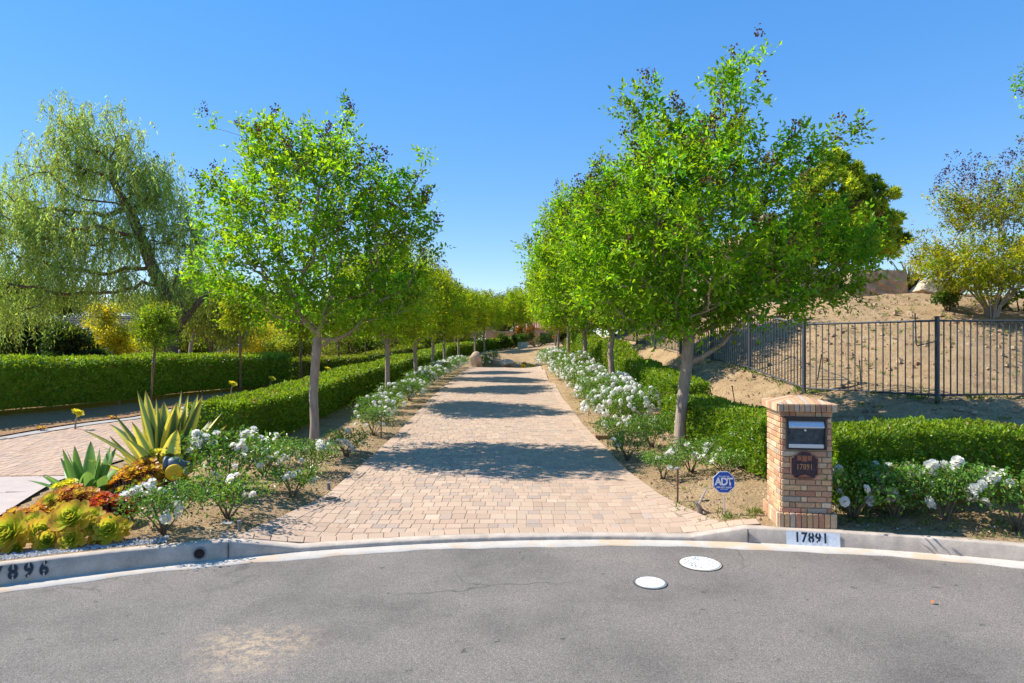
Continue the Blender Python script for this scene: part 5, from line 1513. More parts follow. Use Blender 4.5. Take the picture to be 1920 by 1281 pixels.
# slab-like block
bm_ = bmesh.new(); bmesh.ops.create_cube(bm_, size=1); bmesh.ops.subdivide_edges(bm_, edges=bm_.edges[:], cuts=7, use_grid_fill=True)
for v in bm_.verts:
    p = v.co; nz_ = float(vnoise(p.x*7+p.z*5, p.y*6+p.z*4, 1.0))*.10
    v.co = ((p.x*1.62+nz_*.5)*(1-.05*p.z), p.y*.95+nz_, (p.z*.98+nz_*.6)*(1.0-.10*p.x))
me = bpy.data.meshes.new("stone_block"); bm_.to_mesh(me); bm_.free(); me.materials.append(M["stone"])
bx_, by_ = 12.0, 21.2; set_tag(obj_from_mesh("stone_block", me, None, (bx_, by_, float(G(bx_, by_))+.27), (0, 0, rad(-8))), "large flat faced pink stone block on the crest of the slope", "boulder")
rock("boulder", "long low pale boulder right of the stone block on the crest", 13.55, 20.6, (1.0, .5, .30), 7, "stone_pale", sink=.3, rz=.1)
rock("boulder", "orange boulder at the left end of the driveway", -2.35, 42.2, (.40, .36, .62), 12, "stone", sink=.2)
rock("boulder", "small pale stone among the far right roses", 3.45, 40.5, (.28, .28, .42), 13, "stone_pale", sink=.2)
rock("boulder", "pale flat stone lying at the foot of the dirt mound", -.35, 45.6, (.55, .3, .34), 14, "stone_pale", sink=.0)
def flax(x, y, h, n, cols, label, lean=0.0, sp=1.0):
    z = float(G(x, y)); rg = np.random.default_rng(int(abs(x)*100)); root = thing("flax_plant", label, "plant", (x, y, z))
    mb = MB()
    for i in range(n):
        a = rg.random()*2*math.pi; el = rad(rg.uniform(28, 86)); l = h*rg.uniform(.7, 1.15); c = np.array(cols[rg.integers(0, len(cols))])*rg.uniform(.7, 1.2); w = .03*rg.uniform(.8, 1.3)
        p = np.array([rg.normal(0, .06), rg.normal(0, .06), 0]); V = []; e = el
        s_ = np.array([-math.sin(a), math.cos(a), 0])
        for k in range(6):
            f = k/5; V += [p-s_*w*(1-f**3), p+s_*w*(1-f**3)]
            d = np.array([math.cos(a)*math.cos(e)*sp+lean*.0, math.sin(a)*math.cos(e)*sp, math.sin(e)]); p = p+d*l/5; e -= rad(rg.uniform(0, 14))
        mb.add(V, [(2*k, 2*k+1, 2*k+3, 2*k+2) for k in range(5)], c)
    mb.build("blades", M["agave"], root)
flax(13.45, 21.6, 1.35, 90, ((.16, .15, .05), (.26, .16, .05), (.12, .13, .05), (.30, .13, .05)), "spiky bronze green flax behind the long boulder on the crest")
flax(10.15, 20.5, 1.0, 70, ((.10, .035, .035), (.14, .06, .04), (.07, .03, .03)), "dark maroon flax on the crest left of the stone block")
# conifer with yellow green puffs of needles
def puff_tree(x, y, label):
    rg = np.random.default_rng(131); z = float(G(x, y)); root = thing("yellow_conifer", label, "tree", (x, y, z))
    bl = [(0, 0, 2.6, 2.0, 1.8, 1.3), (-.6, 0, 4.0, 1.35, 1.3, 1.0), (.95, 0, 3.7, .95, 1.0, .9), (-.35, 0, 5.1, .75, .7, .6), (.4, 0, 4.6, .8, .8, .6), (-1.6, 0, 2.3, .8, .8, .8), (1.6, 0, 2.3, .7, .8, .8)]
    T = blob_points(bl, 330, rg, .55, .26); sk, ch, tips = grow([(0, 0, -.1), (0, 0, .6), (.02, 0, 1.1)], T, rg, 2, .3)
    r = radii(sk, ch, .008, 2.3, .17, 2); mb = MB(); skeleton_mesh(mb, sk, ch, r, .2, .008); mb.build("trunk", M["bark_dark"], root, True)
    tp = np.array([sk.P[i] for i in tips]); n = 90; P = np.repeat(tp, n, axis=0); m = len(P); d = unit(rg.normal(0, 1, (m, 3))+np.array((0, 0, .35)))
    P = P+d*.06; tn = np.repeat(np.clip(rg.normal(.6, .35, len(tp)), 0, 1), n)[:, None]
    C = np.array((.11, .18, .02))*(1-tn)+np.array((.46, .55, .05))*tn; C = C*rg.uniform(.7, 1.25, (m, 1))
    V, C = leaves(P, d, rg.normal(0, 1, (m, 3)), .24*rg.uniform(.7, 1.2, m), .075, C); obj_from_mesh("crown", quad_mesh("crown", V, C, M["leaf"]), root)
puff_tree(12.7, 24.5, "dense conifer with mustard yellow puffs behind the stone block")
# multi-stemmed crepe myrtles on the slope
def multi(x, y, seed, label, blobs, ncl, base, seeds, stems=13, h0=.7, ls=.085, group=None, fork=.9, seed_only=None):
    rg = np.random.default_rng(seed); z = float(G(x, y)); root = thing("multi_stem_tree", label, "tree", (x, y, z), 0, group)
    T = blob_points(blobs, ncl, rg, .3, .22); mb = MB(); tips_all = []
    ang = np.arctan2(T[:, 1], T[:, 0]); k = ((ang+math.pi)/(2*math.pi)*stems).astype(int) % stems
    for s in range(stems):
        Ts = T[k == s]
        if len(Ts) < 2: continue
        a = -math.pi+(s+.5)*2*math.pi/stems; q = fork*rg.uniform(.6, 1.1)
        tr = [(.10*math.cos(a), .10*math.sin(a), -.1), (.2*math.cos(a)*q, .2*math.sin(a)*q, h0*.4), (.55*math.cos(a)*q, .55*math.sin(a)*q, h0*1.0)]
        sk, ch, tips = grow(tr, Ts, rg, 2, .3, wob=.07); r = radii(sk, ch, .005, 2.3, .024, 2); skeleton_mesh(mb, sk, ch, r, .2, .004)
        tips_all += [sk.P[i] for i in tips]
    mb.build("trunk", M["bark_pale"], root, True)
    tp = np.array(tips_all); cz_ = np.average(np.array(blobs)[:, 2]); cen = np.array((0, 0, cz_-.8))
    leafy = tp if seed_only is None else tp[tp[:, 2] < seed_only+rg.normal(0, .3, len(tp))]
    V, C = shoots(leafy, cen, rg, 9, 8, .36, ls, base, dv=.25, dh=.12); obj_from_mesh("crown", quad_mesh("crown", V, C, M["leaf"]), root)
    kk = rg.random(len(tp)) < np.clip((tp[:, 2]-seeds)/1.4, 0, .7); sp = tp[kk]
    if len(sp):
        sp = np.concatenate([sp+rg.normal(0, .1, sp.shape), sp+np.array((0, 0, .15))+rg.normal(0, .12, sp.shape)])
        V, C = seed_sprays(sp, rg, .11, (.075, .042, .05), 12); obj_from_mesh("seed_heads", quad_mesh("seed_heads", V, C, M["seed"]), root)
    return root
mx_, my_ = 12.75, 17.0
multi(mx_, my_, 141, "multi-stemmed tree behind the fence, lime leaves below, purple seed heads above", [(.0, 0, 1.45, 1.85, 1.4, .6), (-1.1, -.2, 1.15, .9, .8, .45), (1.1, -.2, 1.35, 1.1, 1.0, .6), (-.2, -.6, 1.0, 1.2, .7, .45), (-1.6, 0, 1.6, .5, .5, .3), (-.1, 0, 2.7, 1.1, 1.0, .6), (.9, 0, 3.1, 1.0, 1.0, .8), (-.7, 0, 3.6, .7, .6, .5), (.1, 0, 3.9, .8, .7, .45), (-1.3, 0, 3.2, .35, .3, .6), (-1.75, 0, 2.05, .35, .3, .3)], 560, (.25, .31, .018), 2.4, seed_only=3.3)
multi(15.9, 17.6, 142, "green multi-stemmed tree at the right frame edge beyond the fence", [(0, 0, 2.3, 1.4, 1.3, .9), (-.8, 0, 3.3, .9, .9, .7), (.4, 0, 3.4, 1.0, 1.0, .7), (-1.0, 0, 1.6, .8, .8, .4)], 330, (.14, .26, .018), 3.2)
# tall street-side tree whose outer twigs reach into the frame at the right edge
rt = np.random.default_rng(151)
o = leafy_tree("crepe_myrtle", "tree standing beyond the right frame edge, only its dark twig tips in view", "tree", (12.6, 13.0, float(G(12.6, 13))), [(0, 0, 4.4, 1.9, 1.8, 1.5), (-1.7, 0, 5.6, .5, .4, .5), (-2.1, 0, 6.0, .25, .2, .3), (-1.9, 0, 4.5, .35, .3, .3), (.2, 0, 5.9, 1.0, 1.0, .7)], [(0, 0, -.1), (0, 0, 1.0), (.05, 0, 2.1)], .10, rt, 260, 8, 8, .36, .08, GREEN, "bark_crepe", "crepe myrtles on the slope", seeds=.4, seed_min=3.5)
# low shrubs at the foot of the multi-stemmed tree
def shrub(name, label, x, y, rx, ry, h, n, ls, base, seed, cat="shrub", group=None, stems=True, mat="leaf", red=None):
    rg = np.random.default_rng(seed); z = float(G(x, y)); root = thing(name, label, cat, (x, y, z), 0, group)
    nb = max(5, int(rx*5)); B = np.stack([rg.uniform(-.75, .75, nb)*rx, rg.uniform(-.75, .75, nb)*ry, rg.uniform(.35, .85, nb)*h], 1); R_ = rg.uniform(.28, .5, nb)[:, None]*np.array((max(rx*.8, .3), max(ry*.8, .3), h*.6))
    k = rg.integers(0, nb, n); v = unit(rg.normal(0, 1, (n, 3))); q = rg.random((n, 1))**.35
    P = B[k]+v*q*R_[k]; P[:, 2] = np.maximum(P[:, 2], .04)
    cl = vary(rg, nb, base, .22, .12)[k]*rg.uniform(.7, 1.3, (n, 1))
    if red is not None:
        m = rg.random(n) < red[0]; cl[m] = np.array(red[1])*rg.uniform(.7, 1.3, (m.sum(), 1))
    V, C = leaves(P, v*.6+rg.normal(0, .7, (n, 3)), v+rg.normal(0, .6, (n, 3)), ls*rg.uniform(.6, 1.3, n), ls*.5, cl)
    obj_from_mesh("foliage", quad_mesh("foliage", V, C, M[mat]), root)
    mb = MB()
    for i in range(nb): mb.tube([(B[i, 0]*.15, B[i, 1]*.15, -.1), (B[i, 0]*.6, B[i, 1]*.6, B[i, 2]*.5), tuple(B[i])], [.03*h**.5, .02*h**.5, .008], 6)
    mb.build("stems", M["bark_dark"], root, True)
    return root
shrub("shrub", "low green shrub at the left foot of the multi-stemmed tree", 12.0, 17.6, .65, .5, .55, 900, .09, (.06, .13, .015), 161)
shrub("shrub", "low green shrub at the right foot of the multi-stemmed tree", 13.9, 17.5, .7, .5, .6, 900, .09, (.06, .14, .015), 162)

# ------------------------------------------------------------------ planting behind the left hedge
def bg_tree(name, label, x, y, h, rx, base, seed, ls=.2, n=15000, trunk=.12, bark="bark_dark", low=.25, group="trees behind the left hedges", shape=1.0, hollow=.35):
    rg = np.random.default_rng(seed); z = float(G(x, y)); root = thing(name, label, "tree", (x, y, z), 0, group)
    nb = 16; B = []
    for i in range(nb):
        a = rg.random()*6.283; q = math.sqrt(rg.random()); f = rg.uniform(low, .88)
        wr = math.sin(min(1, (1-f)*1.25+.12)*math.pi*.55)**.8*rx
        B.append((wr*q*math.cos(a)*.75, wr*q*math.sin(a)*.75, f*h, rx*rg.uniform(.28, .45), rx*rg.uniform(.28, .45), h*rg.uniform(.08, .14)))
    T = blob_points(B, 200, rg, hollow, .2); sk, ch, tips = grow([(0, 0, -.1), (0, 0, h*low*.5), (.05, 0, h*low)], T, rg, 2, .3, step=.6)
    r = radii(sk, ch, .012, 2.3, trunk, 2); mb = MB(); skeleton_mesh(mb, sk, ch, r, .2, .012); mb.build("trunk", M[bark], root, True)
    tp = np.array([sk.P[i] for i in tips]); k = rg.integers(0, len(tp), n); P = tp[k]+rg.normal(0, .30*rx/2.5, (n, 3))*np.array((1, 1, .75))
    cl = vary(rg, len(tp), base, .22, .12)[k]*rg.uniform(.7, 1.35, (n, 1))
    V, C = leaves(P, rg.normal(0, 1, (n, 3))+np.array((0, 0, .2)), rg.normal(0, .8, (n, 3))+np.array((0, 0, 1)), ls*rg.uniform(.6, 1.3, n), ls*.45, cl)
    obj_from_mesh("crown", quad_mesh("crown", V, C, M["leaf"]), root); return root
def bgx(px, Y): return (px-960)/1200*Y
YG = (.30, .35, .04); DK = (.04, .075, .014); OL = (.17, .22, .04); YE = (.44, .43, .03)
for i, (px, Y, h, rx, base, ls, name, lb) in enumerate([
    (-40, 36, 8.5, 3.6, DK, .2, "dark_tree", "dark evergreen tree at the left frame edge behind the pepper tree"),
    (60, 40, 3.2, 3.0, DK, .2, "dark_shrub", "dark shrub in front of the terracotta house at far left"),
    (140, 34, 2.6, 1.7, DK, .22, "dark_shrub", "broad leaved dark shrub under the pepper tree branches"),
    (215, 42, 4.6, 2.0, YE, .15, "yellow_shrub", "golden yellow shrub seen through the pepper tree's low branches"),
    (395, 40, 6.2, 3.0, OL, .16, "olive_tree", "soft olive green tree right of the pepper tree trunk"),
    (490, 44, 3.2, 2.4, YE, .14, "yellow_shrub", "bright yellow shrub behind the tall left hedge's end"),
    (545, 52, 5.4, 3.2, (.18, .19, .06), .17, "grey_green_tree", "grey green airy tree between the yellow shrub and the left trunk"),
    (640, 50, 5.2, 3.0, YG, .16, "lime_tree", "lime yellow willowy tree right of the nearest left trunk"),
    (720, 56, 4.6, 3.0, (.16, .20, .05), .17, "pale_green_tree", "pale green bush mass beyond the second left trunk"),
    (470, 60, 6.8, 3.4, OL, .2, "olive_tree", "tall olive tree far behind the lime sapling"),
    (790, 62, 5.0, 3.0, (.10, .16, .03), .2, "green_tree", "mid green bush mass beyond the third left trunk"),
    (600, 66, 4.5, 3.4, (.14, .18, .05), .2, "pale_green_tree", "pale distant bush mass low behind the saplings"),
    (310, 50, 5.5, 3.2, OL, .18, "olive_tree", "olive tree behind the pepper tree trunk"),
    (945, 84, 7.2, 2.0, (.09, .11, .04), .2, "olive_tree", "dull green tree beside the flag beyond the drive's end"),
    (885, 76, 7.0, 2.2, (.12, .13, .06), .12, "sparse_tree", "sparse leafless looking tree against the sky at the drive's end"),
    (1130, 60, 6.5, 3.2, (.05, .10, .015), .2, "green_tree", "green tree behind the far right rows"),
    (1210, 48, 4.0, 2.6, (.05, .10, .015), .2, "green_tree", "green bush mass beyond the fence's far end")]):
    n = 15000 if name not in ("sparse_tree",) else 900
    bg_tree(name, lb, bgx(px, Y), Y, h, rx, base, 200+i, ls, n, low=.12 if h < 5.6 else .25)
for i, (px, Y, h, rx, base, ls, name, lb) in enumerate([
    (-10, 60, 7.5, 4.5, DK, .25, "dark_tree", "dark green tree behind the terracotta house at the left edge"),
    (110, 64, 7.0, 4.5, (.07, .12, .02), .25, "green_tree", "deep green tree behind the grey shingle roof"),
    (260, 60, 6.5, 4.2, (.12, .18, .03), .25, "green_tree", "green tree filling the gap below the pepper tree's branches"),
    (420, 72, 7.5, 4.5, (.12, .17, .03), .28, "green_tree", "far green tree behind the small pepper tree"),
    (540, 78, 7.0, 4.5, (.15, .19, .04), .28, "olive_tree", "far olive tree closing the view left of the nearest trunk"),
    (680, 76, 7.0, 4.5, (.14, .19, .04), .28, "olive_tree", "far olive tree between the first and second left trunks"),
    (770, 84, 7.0, 4.5, (.10, .15, .03), .28, "green_tree", "far green tree behind the second and third left trunks"),
    (850, 90, 8.5, 4.5, (.09, .14, .03), .28, "green_tree", "far green tree behind the dark gate"),
    (925, 100, 8.0, 4.8, (.12, .17, .03), .28, "green_tree", "far green tree rising behind the cream wall"),
    (1000, 96, 8.0, 4.8, (.10, .15, .03), .28, "green_tree", "far green tree behind the terracotta roofed building"),
    (1075, 80, 8.0, 4.5, (.07, .12, .02), .28, "green_tree", "far dark green tree right of the terracotta roofed building"),
    (1290, 44, 4.5, 3.0, (.06, .11, .018), .22, "green_tree", "green tree on the slope left of the tan house"),
    (350, 44, 3.4, 2.6, (.16, .22, .03), .18, "lime_shrub", "lime green shrub mass behind the tall left hedge"),
    (560, 43, 2.6, 2.2, (.22, .28, .035), .16, "lime_shrub", "lime green shrub just beyond the gap in the left hedges"),
    (665, 46, 2.6, 2.2, (.15, .20, .03), .16, "green_shrub", "green shrub behind the second left sapling pair")]):
    bg_tree(name, lb, bgx(px, Y), Y, h, rx, base, 260+i, ls, 13000, low=.10)
# second pepper tree, paler and lower, right of the first
rp2 = np.random.default_rng(63); x2 = bgx(372, 31); z2 = float(G(x2, 31)); pp = thing("pepper_tree", "small pepper tree with pale crooked trunks right of the large one", "tree", (x2, 31, z2))
mb = MB(); mb.tube([(-.5, 0, -.1), (-.45, 0, .7), (-.35, 0, 1.6), (-.1, 0, 2.6), (.1, 0, 3.6)], [.13, .11, .09, .06, .03], 8); mb.tube([(-.45, 0, .5), (.4, 0, .95), (1.2, .1, 1.3), (1.9, .1, 1.7), (2.5, 0, 2.3)], [.10, .09, .07, .05, .02], 8); mb.tube([(-1.0, 0, -.1), (-1.05, 0, .8), (-.9, 0, 1.3)], [.1, .09, .05], 8)
mb.build("trunk", M["bark_pale"], pp, True)
T2 = blob_points([(.4, 0, 3.4, 1.8, 1.4, .8), (1.8, 0, 2.6, 1.2, 1.0, .6), (-.5, 0, 4.2, 1.2, 1.0, .8)], 90, rp2, .2, .3)
V, C = weeping(T2, rp2, 7, 12, .5, 1.5, .22, (.16, .21, .04)); obj_from_mesh("crown", quad_mesh("crown", V, C, M["leaf"]), pp)

# ------------------------------------------------------------------ buildings glimpsed between the trees
def tiled_roof(mb, x0, x1, y0, y1, z, h, over=.4, hip=True):
    x0 -= over; x1 += over; y0 -= over; y1 += over; m = (y0+y1)/2; q = (y1-y0)/2 if hip else 0
    mb.add([(x0, y0, z), (x1, y0, z), (x1, y1, z), (x0, y1, z), (x0+q, m, z+h), (x1-q, m, z+h)], [(0, 1, 5, 4), (1, 2, 5), (2, 3, 4, 5), (3, 0, 4), (3, 2, 1, 0)])
def rows_of_tiles(mb, x0, x1, y0, y1, z, h, over=.4):
    # barrel tiles up the front slope
    x0 -= over; x1 += over; y0 -= over; m = (y0+y1+over)/2; q = (y1+over-y0)/2
    n = int((x1-x0)/.28)
    for i in range(n):
        x = x0+(i+.5)*(x1-x0)/n; f = min(1, (x-x0)/q, (x1-x)/q)
        if f > .05: mb.tube([(x, y0-.02, z+.03), (x, y0+(m-y0)*f, z+.03+h*f)], .075, 6)
hs_ = thing("house", "tan two-storey house with tiled roof and balcony behind the nearest right tree", "house", (15.5, 38, float(G(15.5, 37))))
hz0 = float(G(15.5, 37))-.4
mb = MB(); mb.box((15.6, 41, hz0+1.55), (7.6, 6, 3.1)); mb.build("wall", M["stucco"], hs_, world=True)
mb = MB(); mb.box((15.2, 41.2, hz0+3.75), (6.2, 5.6, 1.3)); mb.build("upper_wall", M["stucco_y"], hs_, world=True)
mb = MB(); tiled_roof(mb, 12.1, 18.3, 38.4, 44, hz0+4.4, 1.3); rows_of_tiles(mb, 12.1, 18.3, 38.4, 44, hz0+4.4, 1.3); rf = mb.build("roof", M["tile"], hs_, world=True)
mb = MB(); mb.box((16.4, 41.0, hz0+5.9), (.9, .9, 1.5)); mb.box((16.4, 41.0, hz0+6.7), (1.1, 1.1, .14)); mb.box((16.4, 41.0, hz0+6.85), (.8, .8, .16))
o = mb.build("chimney", M["stucco"], rf); o.location = -hs_.location
mb = MB(); mb.box((14.6, 37.4, hz0+3.08), (4.0, 1.3, .16)); bal = mb.build("balcony", M["stucco"], hs_, world=True)
mb = MB()
for i in range(31): mb.box((12.7+i*.127, 36.8, hz0+3.55), (.025, .025, .8))
mb.box((14.6, 36.8, hz0+3.98), (4.0, .05, .06)); o = mb.build("railing", M["iron"], bal); o.location = -hs_.location
for (x, w, z, h) in ((13.6, 1.9, 1.45, 2.1), (16.2, 1.5, 1.5, 1.5)):
    mb = MB(); mb.box((x, 37.96, hz0+z), (w, .14, h)); o = mb.build("window", M["white"], hs_, world=True)
    mb = MB(); mb.box((x-w*.24, 37.9, hz0+z), (w*.42, .06, h-.16)); mb.box((x+w*.24, 37.9, hz0+z), (w*.42, .06, h-.16)); g = mb.build("pane", M["glass"], o); g.location = -hs_.location
for (x, w) in ((14.0, 1.4), (16.4, 1.2)):
    mb = MB(); mb.box((x, 38.36, hz0+3.75), (w, .1, 1.0)); mb.build("upper_window", M["glass"], hs_, world=True)
h2 = thing("house", "low terracotta house with grey shingle roof at far left behind the hedge", "house", (-34, 52, .6))
mb = MB(); mb.box((-35, 56, 1.6), (11, 7, 2.6)); mb.build("wall", M["terra"], h2, world=True)
mb = MB(); tiled_roof(mb, -40.5, -29.5, 52.5, 59.5, 2.9, 1.5, .8)
for i in range(9): mb.box((-35, 51.9+i*.46, 2.98+i*.165), (11.6-i*.7, .5, .05))
mb.build("roof", M["shingle"], h2, world=True)
for x in (-37.5, -32.5):
    mb = MB(); mb.box((x, 52.46, 1.7), (1.5, .12, 1.3)); mb.build("window", M["glass"], h2, world=True)
# end of the drive: gate pillars, transformer, flag, tiled pavilion
def gate_pillar(x, y, h, label):
    z = float(G(x, y)); o = thing("gate_pillar", label, "pillar", (x, y, z), 0, "stucco pillars past the drive's end")
    mb = MB(); mb.bbox((0, 0, h/2-.2), (.75, .75, h+.4), .02); mb.build("shaft", M["stucco"], o)
    mb = MB(); mb.bbox((0, 0, h+.08), (1.0, 1.0, .16), .02); mb.build("cap", M["apron"], o)
gate_pillar(-2.5, 70, 2.1, "stucco pillar with a pale flat cap beyond the hedge bend")
gate_pillar(-7.0, 66, 2.2, "stucco pillar beside the dark gate at the far left")
o = thing("garden_wall", "low cream wall between the far pillars and the mound", "wall", (.4, 71, float(G(.4, 71))))
mb = MB(); mb.box((0, 0, .65), (5.4, .35, 1.7)); mb.build("wall_body", M["stucco_y"], o); mb = MB(); mb.box((0, 0, 1.56), (5.5, .5, .12)); mb.build("coping", M["apron"], o)
o = thing("iron_gate", "dark gate with panels beyond the left row's far trunks", "gate", (-8.6, 66.2, float(G(-8.6, 66.2))))
mb = MB(); mb.box((0, 0, .75), (2.2, .06, 1.5)); mb.build("panel", M["iron"], o)
mb = MB()
for i in range(15): mb.box((-1.1+i*.157, 0, 1.75), (.03, .03, .6))
mb.box((0, 0, 2.06), (2.3, .05, .05)); mb.build("spikes", M["iron"], o)
tz_ = float(G(.92, 55.5)); o = thing("transformer_box", "pale green utility box on the crest of the dirt mound", "utility box", (.92, 55.5, max(tz_, 1.35)), rad(28))
mb = MB(); mb.bbox((0, 0, .2), (.62, .62, .6), .02); mb.build("cabinet", M["utility"], o); mb = MB(); mb.bbox((0, 0, .52), (.68, .68, .06), .015); mb.build("lid", M["utility"], o)
mb = MB(); mb.box((-.10, -.315, .2), (.02, .02, .3)); mb.build("hasp", M["concrete_post"], o)
pav = thing("pavilion", "terracotta roofed building half hidden beyond the right end of the mound", "building", (3.4, 80, 1.6))
mb = MB(); mb.box((3.6, 83, 2.6), (6.0, 5, 2.4)); mb.build("wall", M["stucco"], pav, world=True)
mb = MB(); tiled_roof(mb, .6, 6.6, 80.5, 85.5, 3.8, 1.4, .6); rows_of_tiles(mb, .6, 6.6, 80.5, 85.5, 3.8, 1.4, .6); mb.build("roof", M["tile"], pav, world=True)
mb = MB(); mb.box((3.4, 80.46, 2.5), (1.4, .1, 1.3)); mb.build("window", M["glass"], pav, world=True)
fx, fy_ = -2.35, 90.0; fl_ = thing("flag", "small striped flag flying above the trees at the drive's end", "flag", (fx, fy_, 1.4))
mb = MB(); mb.tube([(0, 0, 0), (0, 0, 7.1)], [.05, .03], 8, (.5, .5, .5)); mb.lathe([(.001, 7.1), (.07, 7.15), (.001, 7.22)], (0, 0, 0), 8, col=(.6, .45, .1)); mb.build("pole", M["flag"], fl_)
mb = MB(); RW, WH, BL = (.45, .03, .04), (.75, .75, .75), (.03, .04, .18)
def wave(x): return .07*math.sin(x*5.0)
for s in range(13):
    z0_, z1_ = 6.95-.9*(s+1)/13, 6.95-.9*s/13
    for k in range(12):
        x0_, x1_ = 1.5*k/12, 1.5*(k+1)/12; c = (RW if s % 2 == 0 else WH)
        if s < 7 and x1_ <= .63: c = BL
        mb.add([(x0_+.05, wave(x0_), z0_-.05*x0_), (x1_+.05, wave(x1_), z0_-.05*x1_), (x1_+.05, wave(x1_), z1_-.05*x1_), (x0_+.05, wave(x0_), z1_-.05*x0_)], [(0, 1, 2, 3)], c)
for i in range(5):
    for j in range(5):
        x, z = .1+.11*j, 6.90-.09*i; mb.lathe([(.018, 0), (.001, .004)], (x+.05, wave(x)-.008, z), 5, (0, -1, 0), WH)
mb.build("cloth", M["flag"], fl_)
# coloured shrubs at the end
for i, (px, Y, rx, h, base, red, lb, nm) in enumerate([(848, 64, 1.5, 2.3, (.10, .13, .03), (.4, (.55, .19, .05)), "orange flowering shrub beside the dark gate", "flowering_shrub"), (982, 68, 1.3, 2.3, (.10, .13, .03), (.4, (.55, .18, .04)), "orange flowering shrub above the transformer box", "flowering_shrub"),
    (1008, 58, 2.4, 1.3, (.04, .09, .012), None, "dark clipped shrub right of the transformer box", "clipped_shrub"), (953, 60, 1.3, 1.35, (.06, .11, .015), None, "clipped cube shrub left of the transformer box", "clipped_shrub"), (1060, 52, 1.4, 1.6, (.05, .10, .015), (.12, (.5, .12, .04)), "dark shrub with red flowers behind the far right trunks", "flowering_shrub"),
    (870, 62, 1.8, 1.5, (.05, .09, .015), None, "dark green shrub below the far left row", "clipped_shrub"), (988, 44.6, .5, .45, (.25, .26, .03), None, "small yellow green plant at the foot of the dirt mound", "low_plant"), (1195, 30, .9, .9, (.10, .16, .02), None, "light green weed clump at the foot of the fence's far end", "weed_clump"), (1160, 34, 1.6, 1.8, (.04, .075, .012), None, "dark bush at the far end of the iron fence", "dark_bush")]):
    shrub(nm, lb, bgx(px, Y), Y, rx, rx*.8, h, 2600 if rx > 1 else 700, .15 if rx > 1 else .1, base, 300+i, red=red)
o = thing("wooden_edging", "low brown wooden corner edging in the right rose bed", "edging", (2.0, 13.1, float(G(2.0, 13.1))))
mb = MB(); mb.box((0, 0, .03), (.50, .05, .11), -.1); mb.box((-.24, .22, .03), (.05, .42, .11), -.1); mb.build("boards", M["wood"], o)
# dead stump behind the blue sign
o = thing("dead_stump", "dead rose stump with a bare pale branch left of the blue sign", "stump", (2.20, 7.45, float(G(2.2, 7.45))))
mb = MB(); mb.tube([(0, 0, -.05), (-.02, 0, .08), (-.05, .01, .13)], [.035, .03, .018], 8, (.25, .19, .15)); mb.tube([(-.03, 0, .10), (.0, 0, .17), (.05, 0, .27), (.08, 0, .32)], [.014, .012, .009, .006], 6, (.42, .36, .31)); mb.tube([(-.02, 0, .08), (.06, -.02, .03), (.13, -.04, .02)], [.014, .01, .006], 6, (.2, .15, .12)); mb.tube([(-.05, 0, .12), (-.11, 0, .16)], [.01, .004], 6, (.4, .34, .3))
mb.build("wood", M["stem"], o)

# ------------------------------------------------------------------ loose stuff on the ground
rl = np.random.default_rng(401)
def scatter_chips(name, n, sampler, size, cols, mat, lift=.008, flat=True, kind="stuff"):
    x, y = sampler(n); z = G(x, y)+lift; P = np.stack([x, y, z], 1); n = len(P)
    D = rl.normal(0, 1, (n, 3)); D[:, 2] *= .15; N = np.tile((0, 0, 1.0), (n, 1))+rl.normal(0, .3, (n, 3))
    C = np.array(cols)[rl.integers(0, len(cols), n)]*rl.uniform(.7, 1.25, (n, 1)); L = size*rl.uniform(.5, 1.5, n)
    V, C = leaves(P, D, N, L, L*.6, C, fold=.3); o = obj_from_mesh(name, quad_mesh(name, V, C, mat)); o["kind"] = kind; return o
def left_bed(n):
    y = rl.uniform(6.5, 16, n*2); x = rl.uniform(-5.8, -2.5, n*2); k = (x < dl(y)-.03) & (x > nl(y)+.05) & (rr(x, y) > RK+.16); return x[k][:n], y[k][:n]
def right_bed(n):
    y = rl.uniform(6.6, 16, n*2); x = rl.uniform(1.6, 3.4, n*2); k = (x > dr(y)+.03) & (rr(x, y) > RK+.16); return x[k][:n], y[k][:n]
def slope(n):
    x = rl.uniform(4.4, 14, n*2); y = rl.uniform(8.5, 20, n*2); return x[:n], y[:n]
CH = [(.16, .10, .06), (.30, .20, .12), (.10, .07, .05), (.38, .28, .18), (.24, .17, .08)]
scatter_chips("leaf_litter", 1500, left_bed, .026, CH, M["stem"]); scatter_chips("leaf_litter", 900, right_bed, .026, CH, M["stem"]); scatter_chips("leaf_litter", 1400, slope, .04, CH, M["stem"])
scatter_chips("fallen_petals", 60, left_bed, .035, [(.8, .78, .74)], M["petal"]); scatter_chips("fallen_petals", 110, right_bed, .035, [(.8, .78, .74)], M["petal"])
def near_street_bed(n):
    a = rl.uniform(.2, .42, n); r = rl.uniform(RK+.16, RK+.9, n); return CX+r*np.sin(a), CY+r*np.cos(a)
scatter_chips("leaf_litter", 700, near_street_bed, .03, CH, M["stem"]); scatter_chips("fallen_petals", 50, near_street_bed, .03, [(.8, .78, .74)], M["petal"])
